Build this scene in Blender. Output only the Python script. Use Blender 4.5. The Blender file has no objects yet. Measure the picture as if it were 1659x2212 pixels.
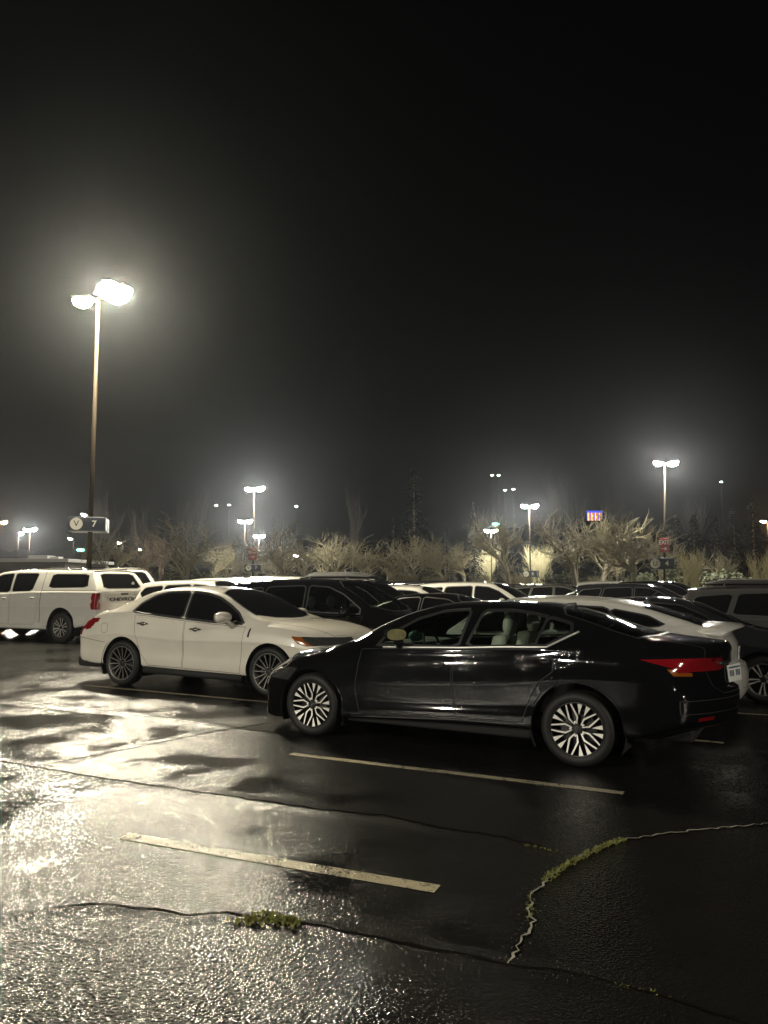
HAZE=.00024
import bpy, bmesh, math, random
from mathutils import Vector, Matrix
from mathutils.bvhtree import BVHTree
R=math.radians
random.seed(7)
scn=bpy.context.scene
COL=scn.collection
# ---------------------------------------------------------------- camera model (photo pixels on a 1659 x 2212 grid)
F=1650.; CX=829.5; CY=1106.; YH=1258.; CAMH=1.70
PIT=math.atan((YH-CY)/F)
def ray(x,y):
    a=(x-CX)/F; b=(CY-y)/F
    return Vector((a, math.cos(PIT)-b*math.sin(PIT), b*math.cos(PIT)+math.sin(PIT)))
CAM=Vector((0,0,CAMH))
def ground(x,y,z=0.0):
    d=ray(x,y); return CAM+d*((z-CAMH)/d.z)
def at(x,y,dist):
    d=ray(x,y); return CAM+d*(dist/d.y)
def on_ground(x,dist):
    p=at(x,YH,dist); return Vector((p.x,dist,0))
# ---------------------------------------------------------------- materials
def newmat(name):
    m=bpy.data.materials.new(name); m.use_nodes=True
    nt=m.node_tree; b=nt.nodes['Principled BSDF']
    return m,nt,b
def N(nt,t,**k):
    n=nt.nodes.new(t)
    for a,v in k.items():
        if a in n.inputs.keys() if hasattr(n.inputs,'keys') else False: n.inputs[a].default_value=v
        else: setattr(n,a,v)
    return n
def pmat(name,col,rough=.5,metal=0,coat=0,spec=.5,noise=0,nscale=8,bump=0,bscale=60):
    m,nt,b=newmat(name)
    b.inputs['Base Color'].default_value=(*col,1)
    b.inputs['Roughness'].default_value=rough
    b.inputs['Metallic'].default_value=metal
    b.inputs['Coat Weight'].default_value=coat
    b.inputs['Coat Roughness'].default_value=.04
    b.inputs['Specular IOR Level'].default_value=spec
    tc=nt.nodes.new('ShaderNodeTexCoord')
    if noise:
        n=nt.nodes.new('ShaderNodeTexNoise'); n.inputs['Scale'].default_value=nscale; n.inputs['Detail'].default_value=4
        nt.links.new(tc.outputs['Object'],n.inputs['Vector'])
        mx=nt.nodes.new('ShaderNodeMix'); mx.data_type='RGBA'
        mx.inputs[6].default_value=(*[c*(1-noise) for c in col],1); mx.inputs[7].default_value=(*[min(1,c*(1+noise)) for c in col],1)
        nt.links.new(n.outputs['Fac'],mx.inputs[0]); nt.links.new(mx.outputs[2],b.inputs['Base Color'])
    if bump:
        n=nt.nodes.new('ShaderNodeTexNoise'); n.inputs['Scale'].default_value=bscale; n.inputs['Detail'].default_value=3
        nt.links.new(tc.outputs['Object'],n.inputs['Vector'])
        bp=nt.nodes.new('ShaderNodeBump'); bp.inputs['Strength'].default_value=bump; bp.inputs['Distance'].default_value=.01
        nt.links.new(n.outputs['Fac'],bp.inputs['Height']); nt.links.new(bp.outputs['Normal'],b.inputs['Normal'])
    return m
def paint(name,col,rough=.35,bead=.25):
    """car paint with a clear coat, rain beading on the coat and a faint dirt film"""
    m=pmat(name,col,rough,0,1.0,.0 if max(col)<.05 else .5,.10,3)
    nt=m.node_tree; b=nt.nodes['Principled BSDF']
    tc=nt.nodes.new('ShaderNodeTexCoord')
    v=nt.nodes.new('ShaderNodeTexVoronoi'); v.inputs['Scale'].default_value=52; v.inputs['Randomness'].default_value=1
    nt.links.new(tc.outputs['Object'],v.inputs['Vector'])
    n=nt.nodes.new('ShaderNodeTexNoise'); n.inputs['Scale'].default_value=5; n.inputs['Detail'].default_value=3
    nt.links.new(tc.outputs['Object'],n.inputs['Vector'])
    cr=nt.nodes.new('ShaderNodeMapRange'); cr.inputs['From Min'].default_value=.0; cr.inputs['From Max'].default_value=.30
    cr.inputs['To Min'].default_value=1; cr.inputs['To Max'].default_value=0
    nt.links.new(v.outputs['Distance'],cr.inputs['Value'])
    c2=nt.nodes.new('ShaderNodeMapRange'); c2.inputs['From Min'].default_value=.45; c2.inputs['From Max'].default_value=.62
    nt.links.new(n.outputs['Fac'],c2.inputs['Value'])
    # drops rest mostly on faces that look up
    g=nt.nodes.new('ShaderNodeNewGeometry'); sx=nt.nodes.new('ShaderNodeSeparateXYZ'); nt.links.new(g.outputs['Normal'],sx.inputs[0])
    c3=nt.nodes.new('ShaderNodeMapRange'); c3.inputs['From Min'].default_value=.25; c3.inputs['From Max'].default_value=.8
    c3.inputs['To Min'].default_value=.45; c3.inputs['To Max'].default_value=1
    nt.links.new(sx.outputs['Z'],c3.inputs['Value'])
    mu=nt.nodes.new('ShaderNodeMath'); mu.operation='MULTIPLY'; nt.links.new(cr.outputs[0],mu.inputs[0]); nt.links.new(c2.outputs[0],mu.inputs[1])
    mu2=nt.nodes.new('ShaderNodeMath'); mu2.operation='MULTIPLY'; nt.links.new(mu.outputs[0],mu2.inputs[0]); nt.links.new(c3.outputs[0],mu2.inputs[1])
    bp=nt.nodes.new('ShaderNodeBump'); bp.inputs['Strength'].default_value=bead; bp.inputs['Distance'].default_value=.002
    nt.links.new(mu2.outputs[0],bp.inputs['Height'])
    nt.links.new(bp.outputs['Normal'],b.inputs['Coat Normal'])
    return m
def glassmat(name,tint,rough=.02,fog=0):
    """thin car glass: tinted see-through pane with a mirror-like surface film"""
    m,nt,b=newmat(name); nt.nodes.remove(b)
    out=nt.nodes['Material Output']
    tr=nt.nodes.new('ShaderNodeBsdfTransparent'); tr.inputs['Color'].default_value=(*tint,1)
    gl=nt.nodes.new('ShaderNodeBsdfGlossy'); gl.inputs['Roughness'].default_value=rough; gl.inputs['Color'].default_value=(.9,.9,.9,1)
    fr=nt.nodes.new('ShaderNodeFresnel'); fr.inputs['IOR'].default_value=1.5
    mx=nt.nodes.new('ShaderNodeMixShader')
    nt.links.new(fr.outputs[0],mx.inputs[0]); nt.links.new(tr.outputs[0],mx.inputs[1]); nt.links.new(gl.outputs[0],mx.inputs[2])
    nt.links.new(mx.outputs[0],out.inputs['Surface'])
    return m
def emit(name,col,s):
    m,nt,b=newmat(name)
    b.inputs['Base Color'].default_value=(*col,1)
    b.inputs['Emission Color'].default_value=(*col,1); b.inputs['Emission Strength'].default_value=s
    return m
M={}
M['black_paint']=paint('black_paint',(.0035,.0035,.004),.3,.55)
M['white_paint']=paint('white_paint',(.43,.42,.385),.35,.15)
M['pearl_paint']=paint('pearl_paint',(.52,.49,.42),.35,.15)
M['silver_paint']=paint('silver_paint',(.42,.41,.39),.35,.3)
M['grey_paint']=paint('grey_paint',(.045,.044,.042),.35,.5)
M['dark_paint']=paint('dark_paint',(.012,.012,.014),.3,.7)
M['trim']=pmat('black_trim',(.012,.012,.012),.45,noise=.2)
M['under']=pmat('underbody',(.006,.006,.006),.8)
M['rubber']=pmat('tyre_rubber',(.008,.008,.0075),.6,spec=.3,noise=.25,nscale=30)
M['seam']=pmat('panel_gap',(.004,.004,.004),.7)
M['chrome']=pmat('chrome',(.8,.8,.78),.12,1)
M['smoked_chrome']=pmat('smoked_chrome',(.22,.22,.22),.16,.9)
M['bright_trim']=pmat('bright_trim',(.75,.74,.68),.38,.6)
M['machined']=pmat('machined_alloy',(.70,.68,.62),.42,.35)
M['alloy_dark']=pmat('dark_alloy',(.012,.012,.012),.35,.2)
M['alloy_grey']=pmat('grey_alloy',(.16,.155,.14),.4,.5)
M['alloy_silver']=pmat('silver_alloy',(.5,.49,.46),.38,.6)
M['glass_clear']=glassmat('clear_glass',(.66,.74,.68),fog=.07)
M['glass_tint']=glassmat('tinted_glass',(.05,.055,.05))
M['glass_mid']=glassmat('half_tinted_glass',(.28,.31,.28),fog=.09)
M['glass_dark']=pmat('privacy_glass',(.004,.004,.0045),.04,0,0,.6)
M['red_lens']=pmat('red_lens',(.16,.004,.007),.12,0,1)
M['amber_lens']=pmat('amber_lens',(.20,.055,.006),.15,0,1)
M['clear_lens']=pmat('headlight_glass',(.06,.06,.06),.08,.5,1)
M['pale_lens']=pmat('pale_lens',(.40,.38,.35),.12,0,1)
M['lens_black']=pmat('smoked_lens',(.02,.02,.02),.08,0,1)
M['seat']=pmat('light_leather',(.50,.49,.43),.6,noise=.15)
M['seat_pale']=pmat('pale_leather',(.72,.70,.62),.6,noise=.1)
M['seat_dark']=pmat('dark_leather',(.03,.03,.03),.6)
M['cabin']=pmat('cabin_plastic',(.02,.02,.02),.7)
M['headliner']=pmat('headliner',(.35,.34,.3),.8)
M['plate']=pmat('plate_white',(.62,.62,.58),.4)
M['plate_ink']=pmat('plate_ink',(.05,.07,.12),.5)
M['mirror_face']=pmat('painted_mirror_reflection',(.17,.155,.065),.3,.3,noise=.85,nscale=14)  # yellow and dark patches paint the reflection seen in the mirror glass
# ---------------------------------------------------------------- object helpers
def link(o): COL.objects.link(o); return o
def finish(bm,name,mat,parent=None,smooth=True,mats=None):
    me=bpy.data.meshes.new(name); bm.normal_update(); bm.to_mesh(me); bm.free()
    for m in (mats or [mat]): me.materials.append(m)
    if smooth:
        for p in me.polygons: p.use_smooth=True
    o=bpy.data.objects.new(name,me); link(o)
    if parent: o.parent=parent
    return o
def empty(name,loc=(0,0,0),rz=0):
    o=bpy.data.objects.new(name,None); link(o); o.location=loc; o.rotation_euler=(0,0,rz); o.empty_display_size=.3
    return o
def tag(o,label=None,cat=None,group=None,kind=None):
    if label: o['label']=label
    if cat: o['category']=cat
    if group: o['group']=group
    if kind: o['kind']=kind
    return o
CH={}
def kids(o): return [c for c in list(bpy.data.objects) if c.parent==o]
def copy_tree(o,parent=None,swap=None):
    c=o.copy(); link(c); c.parent=parent
    if swap and c.type=='MESH':
        for i,s in enumerate(c.material_slots):
            if s.material and s.material.name in swap:
                nm=swap[s.material.name]; s.link='OBJECT'; s.material=nm
    for k in kids(o): copy_tree(k,c,swap)
    return c
def box(bm,lo,hi,mi=0,bev=0):
    r=bmesh.ops.create_cube(bm,size=1)
    vs=r['verts']; lo=Vector(lo); hi=Vector(hi)
    for v in vs: v.co=Vector([(lo[i]+hi[i])/2+v.co[i]*(hi[i]-lo[i]) for i in range(3)])
    fs=list({f for v in vs for f in v.link_faces})
    for f in fs: f.material_index=mi
    if bev:
        es=list({e for v in vs for e in v.link_edges})
        rr=bmesh.ops.bevel(bm,geom=es,offset=bev,segments=2,affect='EDGES',profile=.6)
        vs=list({v for f in rr['faces'] for v in f.verts})
    return vs
def tube(bm,pts,r,n=6,cap=True,mi=0):
    pts=[Vector(p) for p in pts]
    if not hasattr(r,'__len__'): r=[r]*len(pts)
    rings=[]; up=None
    for i,p in enumerate(pts):
        t=(pts[min(i+1,len(pts)-1)]-pts[max(i-1,0)])
        if t.length<1e-9: t=Vector((0,0,1))
        t.normalize()
        if up is None:
            up=t.orthogonal().normalized()
        else:
            up=(up-t*up.dot(t))
            up=up.normalized() if up.length>1e-6 else t.orthogonal().normalized()
        s=t.cross(up)
        rings.append([bm.verts.new(p+(up*math.cos(2*math.pi*k/n)+s*math.sin(2*math.pi*k/n))*r[i]) for k in range(n)])
    for a,b in zip(rings,rings[1:]):
        for k in range(n):
            f=bm.faces.new((a[k],a[(k+1)%n],b[(k+1)%n],b[k])); f.material_index=mi
    if cap and n>2:
        f=bm.faces.new(rings[0][::-1]); f.material_index=mi
        f=bm.faces.new(rings[-1]); f.material_index=mi
    return rings
def lathe_y(bm,prof,n=40,mi=0,cy=0,cz=0,cx=0):
    """revolve (r, y) profile about the y axis"""
    rings=[]
    for r,y in prof:
        rings.append([bm.verts.new((cx+r*math.cos(2*math.pi*k/n),cy+y,cz+r*math.sin(2*math.pi*k/n))) for k in range(n)])
    for a,b in zip(rings,rings[1:]):
        for k in range(n):
            f=bm.faces.new((a[k],b[k],b[(k+1)%n],a[(k+1)%n])); f.material_index=mi
    return rings
def prism(bm,poly,y0,y1,mi=0,dish=None):
    """poly of (x,z) extruded along y"""
    d=dish or (lambda x,z:0)
    a=[bm.verts.new((x,y0+d(x,z),z)) for x,z in poly]; b=[bm.verts.new((x,y1+d(x,z),z)) for x,z in poly]
    n=len(poly)
    for k in range(n):
        f=bm.faces.new((a[k],a[(k+1)%n],b[(k+1)%n],b[k])); f.material_index=mi
    f=bm.faces.new(a[::-1]); f.material_index=mi
    f=bm.faces.new(b); f.material_index=mi
def text_bm(body,size,depth,bold=False):
    cu=bpy.data.curves.new('lettering','FONT'); cu.body=body; cu.size=size; cu.extrude=depth; cu.align_x='CENTER'; cu.align_y='CENTER'
    if bold: cu.offset=size*.018
    o=bpy.data.objects.new('lettering',cu); link(o)
    bpy.context.view_layer.update()
    me=bpy.data.meshes.new_from_object(o.evaluated_get(bpy.context.evaluated_depsgraph_get()))
    bpy.data.objects.remove(o); bpy.data.curves.remove(cu)
    bm=bmesh.new(); bm.from_mesh(me); bpy.data.meshes.remove(me)
    return bm
def tab(t):
    """smooth monotone interpolation through a table"""
    xs=[a for a,_ in t]; ys=[b for _,b in t]; n=len(xs)
    d=[(ys[i+1]-ys[i])/(xs[i+1]-xs[i]) for i in range(n-1)]
    m=[0]*n; m[0]=d[0] if d else 0; m[-1]=d[-1] if d else 0
    for i in range(1,n-1):
        if d[i-1]*d[i]<=0: m[i]=0
        else:
            w1=2*(xs[i+1]-xs[i])+(xs[i]-xs[i-1]); w2=(xs[i+1]-xs[i])+2*(xs[i]-xs[i-1])
            m[i]=(w1+w2)/(w1/d[i-1]+w2/d[i])
    def f(x):
        if x<=xs[0]: return ys[0]
        if x>=xs[-1]: return ys[-1]
        for i in range(n-1):
            if x<=xs[i+1]: break
        h=xs[i+1]-xs[i]; t=(x-xs[i])/h
        return (2*t**3-3*t*t+1)*ys[i]+(t**3-2*t*t+t)*h*m[i]+(-2*t**3+3*t*t)*ys[i+1]+(t**3-t*t)*h*m[i+1]
    return f
def sstep(a,b,x):
    t=max(0,min(1,(x-a)/(b-a))); return t*t*(3-2*t)
def inpoly(p,poly):
    x,y=p; c=False; j=len(poly)-1
    for i in range(len(poly)):
        xi,yi=poly[i]; xj,yj=poly[j]
        if (yi>y)!=(yj>y) and x<(xj-xi)*(y-yi)/(yj-yi)+xi: c=not c
        j=i
    return c
def offpoly(poly,d):
    """shrink a polygon by d (either winding)"""
    n=len(poly); ar=sum(poly[i][0]*poly[(i+1)%n][1]-poly[(i+1)%n][0]*poly[i][1] for i in range(n))
    s=1 if ar>0 else -1; out=[]
    for i in range(n):
        p=Vector(poly[i]); a=Vector(poly[i-1]); b=Vector(poly[(i+1)%n])
        e1=(p-a).normalized(); e2=(b-p).normalized()
        n1=Vector((-e1.y,e1.x))*s; n2=Vector((-e2.y,e2.x))*s
        m=(n1+n2); 
        m=m/max(.35,m.length_squared/2) if m.length>1e-6 else n1
        out.append(tuple(p+m*d))
    return out
def roundpoly(poly,it=1,q=.22):
    for _ in range(it):
        o=[]
        n=len(poly)
        for i in range(n):
            a=Vector(poly[i]); b=Vector(poly[(i+1)%n])
            o.append(tuple(a.lerp(b,q))); o.append(tuple(a.lerp(b,1-q)))
        poly=o
    return poly
def circ(cx,cz,r,n=28,a0=0,a1=2*math.pi):
    return [(cx+r*math.cos(a0+(a1-a0)*k/n),cz+r*math.sin(a0+(a1-a0)*k/n)) for k in range(n)]
def cut(bm,poly,ax,test):
    """cut the outline poly into the mesh, seen along axis ax (0 x, 1 y, 2 z); faces chosen by test(face).  Returns the faces inside."""
    u,v=[(1,2),(0,2),(0,1)][ax]
    us=[p[0] for p in poly]; vs=[p[1] for p in poly]
    lo=(min(us)-.01,min(vs)-.01); hi=(max(us)+.01,max(vs)+.01)
    def bb(f):
        a=[w.co[u] for w in f.verts]; b=[w.co[v] for w in f.verts]
        return min(a),max(a),min(b),max(b)
    cand=[]
    for f in bm.faces:
        q=bb(f)
        if q[1]>lo[0] and q[0]<hi[0] and q[3]>lo[1] and q[2]<hi[1] and test(f): cand.append(f)
    n=len(poly)
    for i in range(n):
        p=poly[i]; q=poly[(i+1)%n]
        d=Vector((q[0]-p[0],q[1]-p[1]))
        if d.length<1e-7: continue
        co=[0,0,0]; co[u]=p[0]; co[v]=p[1]
        no=[0,0,0]; no[u]=-d.y; no[v]=d.x
        sl=(min(p[0],q[0])-1e-5,max(p[0],q[0])+1e-5,min(p[1],q[1])-1e-5,max(p[1],q[1])+1e-5)
        sel=[]
        for f in cand:
            if not f.is_valid: continue
            b=bb(f)
            if b[1]>=sl[0] and b[0]<=sl[1] and b[3]>=sl[2] and b[2]<=sl[3]: sel.append(f)
        if not sel: continue
        geom=list({e for f in sel for e in f.edges}|set(sel)|{w for f in sel for w in f.verts})
        r=bmesh.ops.bisect_plane(bm,geom=geom,dist=1e-6,plane_co=co,plane_no=Vector(no).normalized())
        cs=set(cand)
        for g in r['geom']:
            if isinstance(g,bmesh.types.BMFace) and g not in cs: cand.append(g)
    res=[]
    for f in cand:
        if f.is_valid:
            c=f.calc_center_median()
            if inpoly((c[u],c[v]),poly): res.append(f)
    return list(dict.fromkeys(res))
def extract(bm,faces,off=0.0):
    """move faces into a mesh of their own"""
    nb=bmesh.new(); mp={}
    for f in faces:
        vs=[]
        for w in f.verts:
            if w not in mp:
                mp[w]=nb.verts.new(w.co+w.normal*off)
            vs.append(mp[w])
        try: nb.faces.new(vs)
        except ValueError: pass
    bmesh.ops.delete(bm,geom=faces,context='FACES')
    return nb
# ---------------------------------------------------------------- wheels
def spokes(style):
    """list of (polygon in unit-radius polar pairs, material index)"""
    out=[]
    P=lambda r,a:(r*math.cos(a),r*math.sin(a))
    if style=='blade':
        for k in range(5):
            c=k*2*math.pi/5
            for s in (-1,1):
                a0=c+s*R(12); ab=c+s*R(20); a1=c+s*R(5.2)
                p0=Vector(P(.19,a0)); p1=Vector(P(.47,ab)); p2=Vector(P(.985,a1))
                n0=(p1-p0).normalized(); n0=Vector((-n0.y,n0.x)); n2=(p2-p1).normalized(); n2=Vector((-n2.y,n2.x)); n1=(n0+n2).normalized()
                out.append(([tuple(p0+n0*.022),tuple(p1+n1*.040),tuple(p2+n2*.032),tuple(p2-n2*.032),tuple(p1-n1*.040),tuple(p0-n0*.022)],0))
                cc=c+s*R(26.5); h=R(5.6)
                out.append(([P(.56,cc-R(.8)),P(.985,cc-h),P(.985,cc+h),P(.56,cc+R(.8))],0))
    elif style=='multi':
        for k in range(15):
            c=k*2*math.pi/15+.1; h=R(3.0)
            out.append(([P(.2,c-R(6)),P(.95,c-h*.6),P(.95,c+h*.6),P(.2,c+R(6))],0))
    elif style=='six':
        for k in range(6):
            c=k*math.pi/3+.3
            for s in (-1,1):
                out.append(([P(.18,c+s*R(3)),P(.96,c+s*R(8)),P(.96,c+s*R(15)),P(.18,c+s*R(22))],0))
    else:
        for k in range(5):
            c=k*2*math.pi/5+.3
            for s in (-1,1):
                out.append(([P(.18,c+s*R(2)),P(.96,c+s*R(6)),P(.96,c+s*R(14)),P(.18,c+s*R(20))],0))
    return out
def make_wheel(r,rr,w,style,mats,seg=48):
    """wheel with outer face towards +y, centre at origin; returns the wheel object with a tyre child"""
    bm=bmesh.new()
    lathe_y(bm,[(rr,.5*w-.012),(rr*1.015,.5*w-.004),(rr*.99,.5*w),(rr*.955,.5*w-.012),(rr*.95,.5*w-.05),(rr*.92,0),(rr*.9,-.4*w)],seg,2)
    # brake disc and closed back
    lathe_y(bm,[(rr*.66,.02),(rr*.66,.04),(rr*.3,.045),(0.001,.045)],seg,1)
    lathe_y(bm,[(rr*.92,-.06),(rr*.3,-.05),(.001,-.05)],seg,1)
    def dish(x,z):
        q=math.hypot(x,z)/rr
        return -.030*(1-q)**1.3+.0
    for poly,mi in spokes(style):
        pl=[(x*rr,z*rr) for x,z in poly]
        prism(bm,pl,.5*w-.075,.5*w-.012,1,dish)
        # machined outer face, a hair proud
        prism(bm,offpoly(pl,.0015),.5*w-.012,.5*w-.009,0,dish)
    # hub with centre cap and nuts
    lathe_y(bm,[(rr*.26,.5*w-.09),(rr*.24,.5*w-.045),(rr*.17,.5*w-.03),(rr*.15,.5*w-.022),(.001,.5*w-.02)],24,1)
    for k in range(5):
        a=k*2*math.pi/5
        lathe_y(bm,[(.011,.5*w-.06),(.011,.5*w-.03),(.001,.5*w-.028)],8,0,cx=rr*.26*math.cos(a),cz=rr*.26*math.sin(a))
    bmesh.ops.recalc_face_normals(bm,faces=bm.faces[:])
    rim=finish(bm,'wheel',None,None,True,mats)
    for p in rim.data.polygons: p.use_smooth = p.material_index==2
    bm=bmesh.new()
    h=.5*w
    prof=[(rr*.97,h-.014),(rr*1.03,h-.002),(rr+.35*(r-rr),h+.006),(rr+.62*(r-rr),h+.004),(rr+.85*(r-rr),h-.012),(r-.006,h-.030),(r,h-.05)]
    for g in (-.5,0,.5):
        y=g*(h-.05)*1.1
        prof+=[(r,y+.012),(r-.008,y+.008),(r-.008,y-.008),(r,y-.012)] if False else []
    prof+=[(r,.03),(r-.008,.026),(r-.008,.018),(r,.014),(r,-.014),(r-.008,-.018),(r-.008,-.026),(r,-.03),(r,-h+.05),(r-.02,-h+.01),(rr*1.03,-h+.01),(rr*.9,-h+.02)]
    lathe_y(bm,prof,seg)
    bmesh.ops.recalc_face_normals(bm,faces=bm.faces[:])
    ty=finish(bm,'tyre',M['rubber'],rim)
    return rim
# ---------------------------------------------------------------- car body
def chaikin(p,it):
    for _ in range(it):
        o=[p[0]]
        for a,b in zip(p,p[1:]):
            o.append((a[0]*.75+b[0]*.25,a[1]*.75+b[1]*.25)); o.append((a[0]*.25+b[0]*.75,a[1]*.25+b[1]*.75))
        o.append(p[-1]); p=o
    return p
class Body: pass
def loft(s):
    T={k:tab(s[k]) for k in ('top','crown','W','belt','yb','yr','bot','crease')}
    nose=tab(s['nose']); tail=tab(s['tail'])
    x0,x1=s['top'][0][0],s['top'][-1][0]
    Wm=max(b for _,b in s['W'])
    it=s.get('it',2); step=s.get('step',.035)
    n=int((x1-x0)/step); fr=s.get('fillet',.07)
    xs=[x0+e*fr for e in (0,.06,.2,.45,.75)]+[x0+fr+(x1-x0-2*fr)*k/n for k in range(n+1)]+[x1-e*fr for e in (.75,.45,.2,.06,0)]
    def sec(x):
        w=T['W'](x); zb=T['bot'](x); zl=T['belt'](x); zt=T['top'](x); yb=min(T['yb'](x),w-.01); yr=T['yr'](x); zr=max(zt-T['crown'](x),zl+.006)
        zl=min(zl,zt-.03)
        zc=min(T['crease'](x),zb+.68*(zl-zb))
        sc=s.get('scoop',.03)
        p=[(0,zb),(.5*w,zb),(w-.12,zb),(w-.04,zb+.004),(w-.016,zb+.05*(zc-zb)+.012),(w-.014,zb+.3*(zc-zb)),(w-sc,zb+.55*(zc-zb)),(w-.010,zc-.035),(w,zc+.0),(w-.006,zc+.035),(w-.02,zc+.55*(zl-zc)),(.5*(yb+w)-.01,zc+.8*(zl-zc)),(yb+.022,zl-.03),(yb,zl)]
        bu=s.get('bulge',.012)*max(0,min(1,(zr-zl)/.25))
        for t in (.1,.5,.86): p.append((yb+(yr-yb)*t+bu*4*t*(1-t),zl+(zr-zl)*t))
        p+=[(yr,zr),(yr-.07,zr+.42*(zt-zr)),(.55*yr,zt-.16*(zt-zr)),(.25*yr,zt-.02*(zt-zr)),(0,zt)]
        return chaikin(p,it),w,zb,zt
    def dx(x,y,z,w=None):
        ef=x1-x; er=x-x0; o=0
        q=min(1,abs(y)/Wm)
        o-=s['sweepF']*q**2.6*(1-sstep(0,.95,ef))
        o+=s['sweepR']*q**s.get('expR',2.6)*(1-sstep(0,.95,er))
        o+=nose(z)*(1-sstep(0,.5,ef)); o+=tail(z)*(1-sstep(0,.45,er))
        return x+o
    bm=bmesh.new(); rings=[]
    for x in xs:
        p,w,zb,zt=sec(x)
        e=min(x-x0,x1-x); d=0
        if e<fr: d=fr-math.sqrt(max(0,fr*fr-(fr-e)**2))
        zm=(zb+zt)/2
        q=[(y*(1-d/w),zm+(z-zm)*(1-d*1.1/(zt-zb))) for y,z in p]
        full=q+[(-y,z) for y,z in q[-2:0:-1]]
        rings.append([bm.verts.new((dx(x,y,z),y,z)) for y,z in full])
        if x in (xs[0],xs[-1]):
            end=(x,full,zm)
            cap=[rings[-1]]
            for k in (.9,.75,.58,.4,.22,.08):
                cap.append([bm.verts.new((dx(x,y*k,zm+(z-zm)*k),y*k,zm+(z-zm)*k)) for y,z in full])
            for a,b in zip(cap,cap[1:]):
                m=len(a)
                for i in range(m): bm.faces.new((a[i],a[(i+1)%m],b[(i+1)%m],b[i]))
            bm.faces.new(cap[-1])
    m=len(rings[0])
    for a,b in zip(rings,rings[1:]):
        for i in range(m): bm.faces.new((a[i],a[(i+1)%m],b[(i+1)%m],b[i]))
    bmesh.ops.recalc_face_normals(bm,faces=bm.faces[:])
    bm.normal_update()
    return bm
def build_car(s,root):
    """body, doors, glass, lights, wheels and fittings of one car, all children of root; local x runs from tail to nose, y to the car's left"""
    paintm=s['paint']; g=s['glass']
    bm=loft(s)
    bvh=BVHTree.FromBMesh(bm)
    bm.verts.ensure_lookup_table(); bm.faces.ensure_lookup_table()
    RN=[v.normal.copy() for v in bm.verts]; RC=[v.co.copy() for v in bm.verts]; RF=[[v.index for v in f.verts] for f in bm.faces]
    def keep(o):
        """shade a cut piece with the normals of the uncut body so reflections run across the gaps"""
        me=o.data; ns=[]
        for v in me.vertices:
            loc,no,ix,di=bvh.find_nearest(v.co)
            if ix is None or di>.009: ns.append(v.normal.copy()); continue
            acc=Vector((0,0,0)); idx=RF[ix]
            if len(idx)==4:
                a,b_,c,d=[RC[i] for i in idx]; e1=b_-a; e2=d-a; q=loc-a
                den=e1.length_squared*e2.length_squared-(e1.dot(e2))**2
                if den>1e-14:
                    s_=(q.dot(e1)*e2.length_squared-q.dot(e2)*e1.dot(e2))/den; t_=(q.dot(e2)*e1.length_squared-q.dot(e1)*e1.dot(e2))/den
                    s_=max(0,min(1,s_)); t_=max(0,min(1,t_))
                    acc=RN[idx[0]]*(1-s_)*(1-t_)+RN[idx[1]]*s_*(1-t_)+RN[idx[2]]*s_*t_+RN[idx[3]]*(1-s_)*t_
            if acc.length<1e-6:
                for i in idx: acc+=RN[i]/((RC[i]-loc).length+1e-4)
            ns.append(acc.normalized())
        me.normals_split_custom_set_from_vertices(ns)
        return o
    def sy(x,z,side):
        h=bvh.ray_cast(Vector((x,side*3,z)),Vector((0,-side,0)))
        return h[0].y if h[0] else side*.8
    def sxr(y,z):
        h=bvh.ray_cast(Vector((s['top'][0][0]-2,y,z)),Vector((1,0,0))); return h[0].x if h[0] else s['top'][0][0]
    def sxf(y,z):
        h=bvh.ray_cast(Vector((s['top'][-1][0]+2,y,z)),Vector((-1,0,0))); return h[0].x if h[0] else s['top'][-1][0]
    def sz(x,y):
        h=bvh.ray_cast(Vector((x,y,4)),Vector((0,0,-1))); return h[0].z if h[0] else 1
    B=Body(); B.sy=sy; B.sxr=sxr; B.sxf=sxf; B.sz=sz
    out=[]
    detail=s.get('detail',1)
    def side_test(sd): return lambda f: f.normal.y*sd>.22 and f.calc_center_median().y*sd>.25
    # wheel arches
    for (ax,az,ar) in s['arches']:
        pl=circ(ax,az,ar,32)
        for sd in (1,-1):
            fs=cut(bm,pl,1,lambda f,sd=sd: f.calc_center_median().y*sd>.52)
            bmesh.ops.delete(bm,geom=fs,context='FACES')
    # side glass
    for sd in (1,-1):
        for pi,pl in enumerate(s['windows']):
            fr=s.get('frame',.022)
            fs=cut(bm,offpoly(pl,-fr),1,side_test(sd))
            for f in fs: f.material_index=1
            bm.normal_update()
            fs=cut(bm,pl,1,side_test(sd))
            o=keep(finish(extract(bm,fs,-.006),'window',g['side'] if pi<s.get('clear_windows',99) else g['rear_side'],root))
            bm.normal_update()
    # windscreen and rear window, outlines seen from above
    for key,nm,mt in (('ws','windscreen',g['front']),('rw','rear_window',g['back'])):
        pl=s.get(key)
        if pl is None: continue
        if key=='rw' and s.get('rw_axis')==0:
            t=lambda f: f.normal.x<-.25 and f.calc_center_median().x<s['top'][0][0]+1.2; ax=0
        else:
            t=lambda f: f.normal.z>.12 and f.calc_center_median().z>.8; ax=2
        fs=cut(bm,offpoly(pl,-.025),ax,t)
        for f in fs: f.material_index=1
        bm.normal_update()
        fs=cut(bm,pl,ax,t)
        o=keep(finish(extract(bm,fs,-.006),nm,mt,root)); bm.normal_update()
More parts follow.
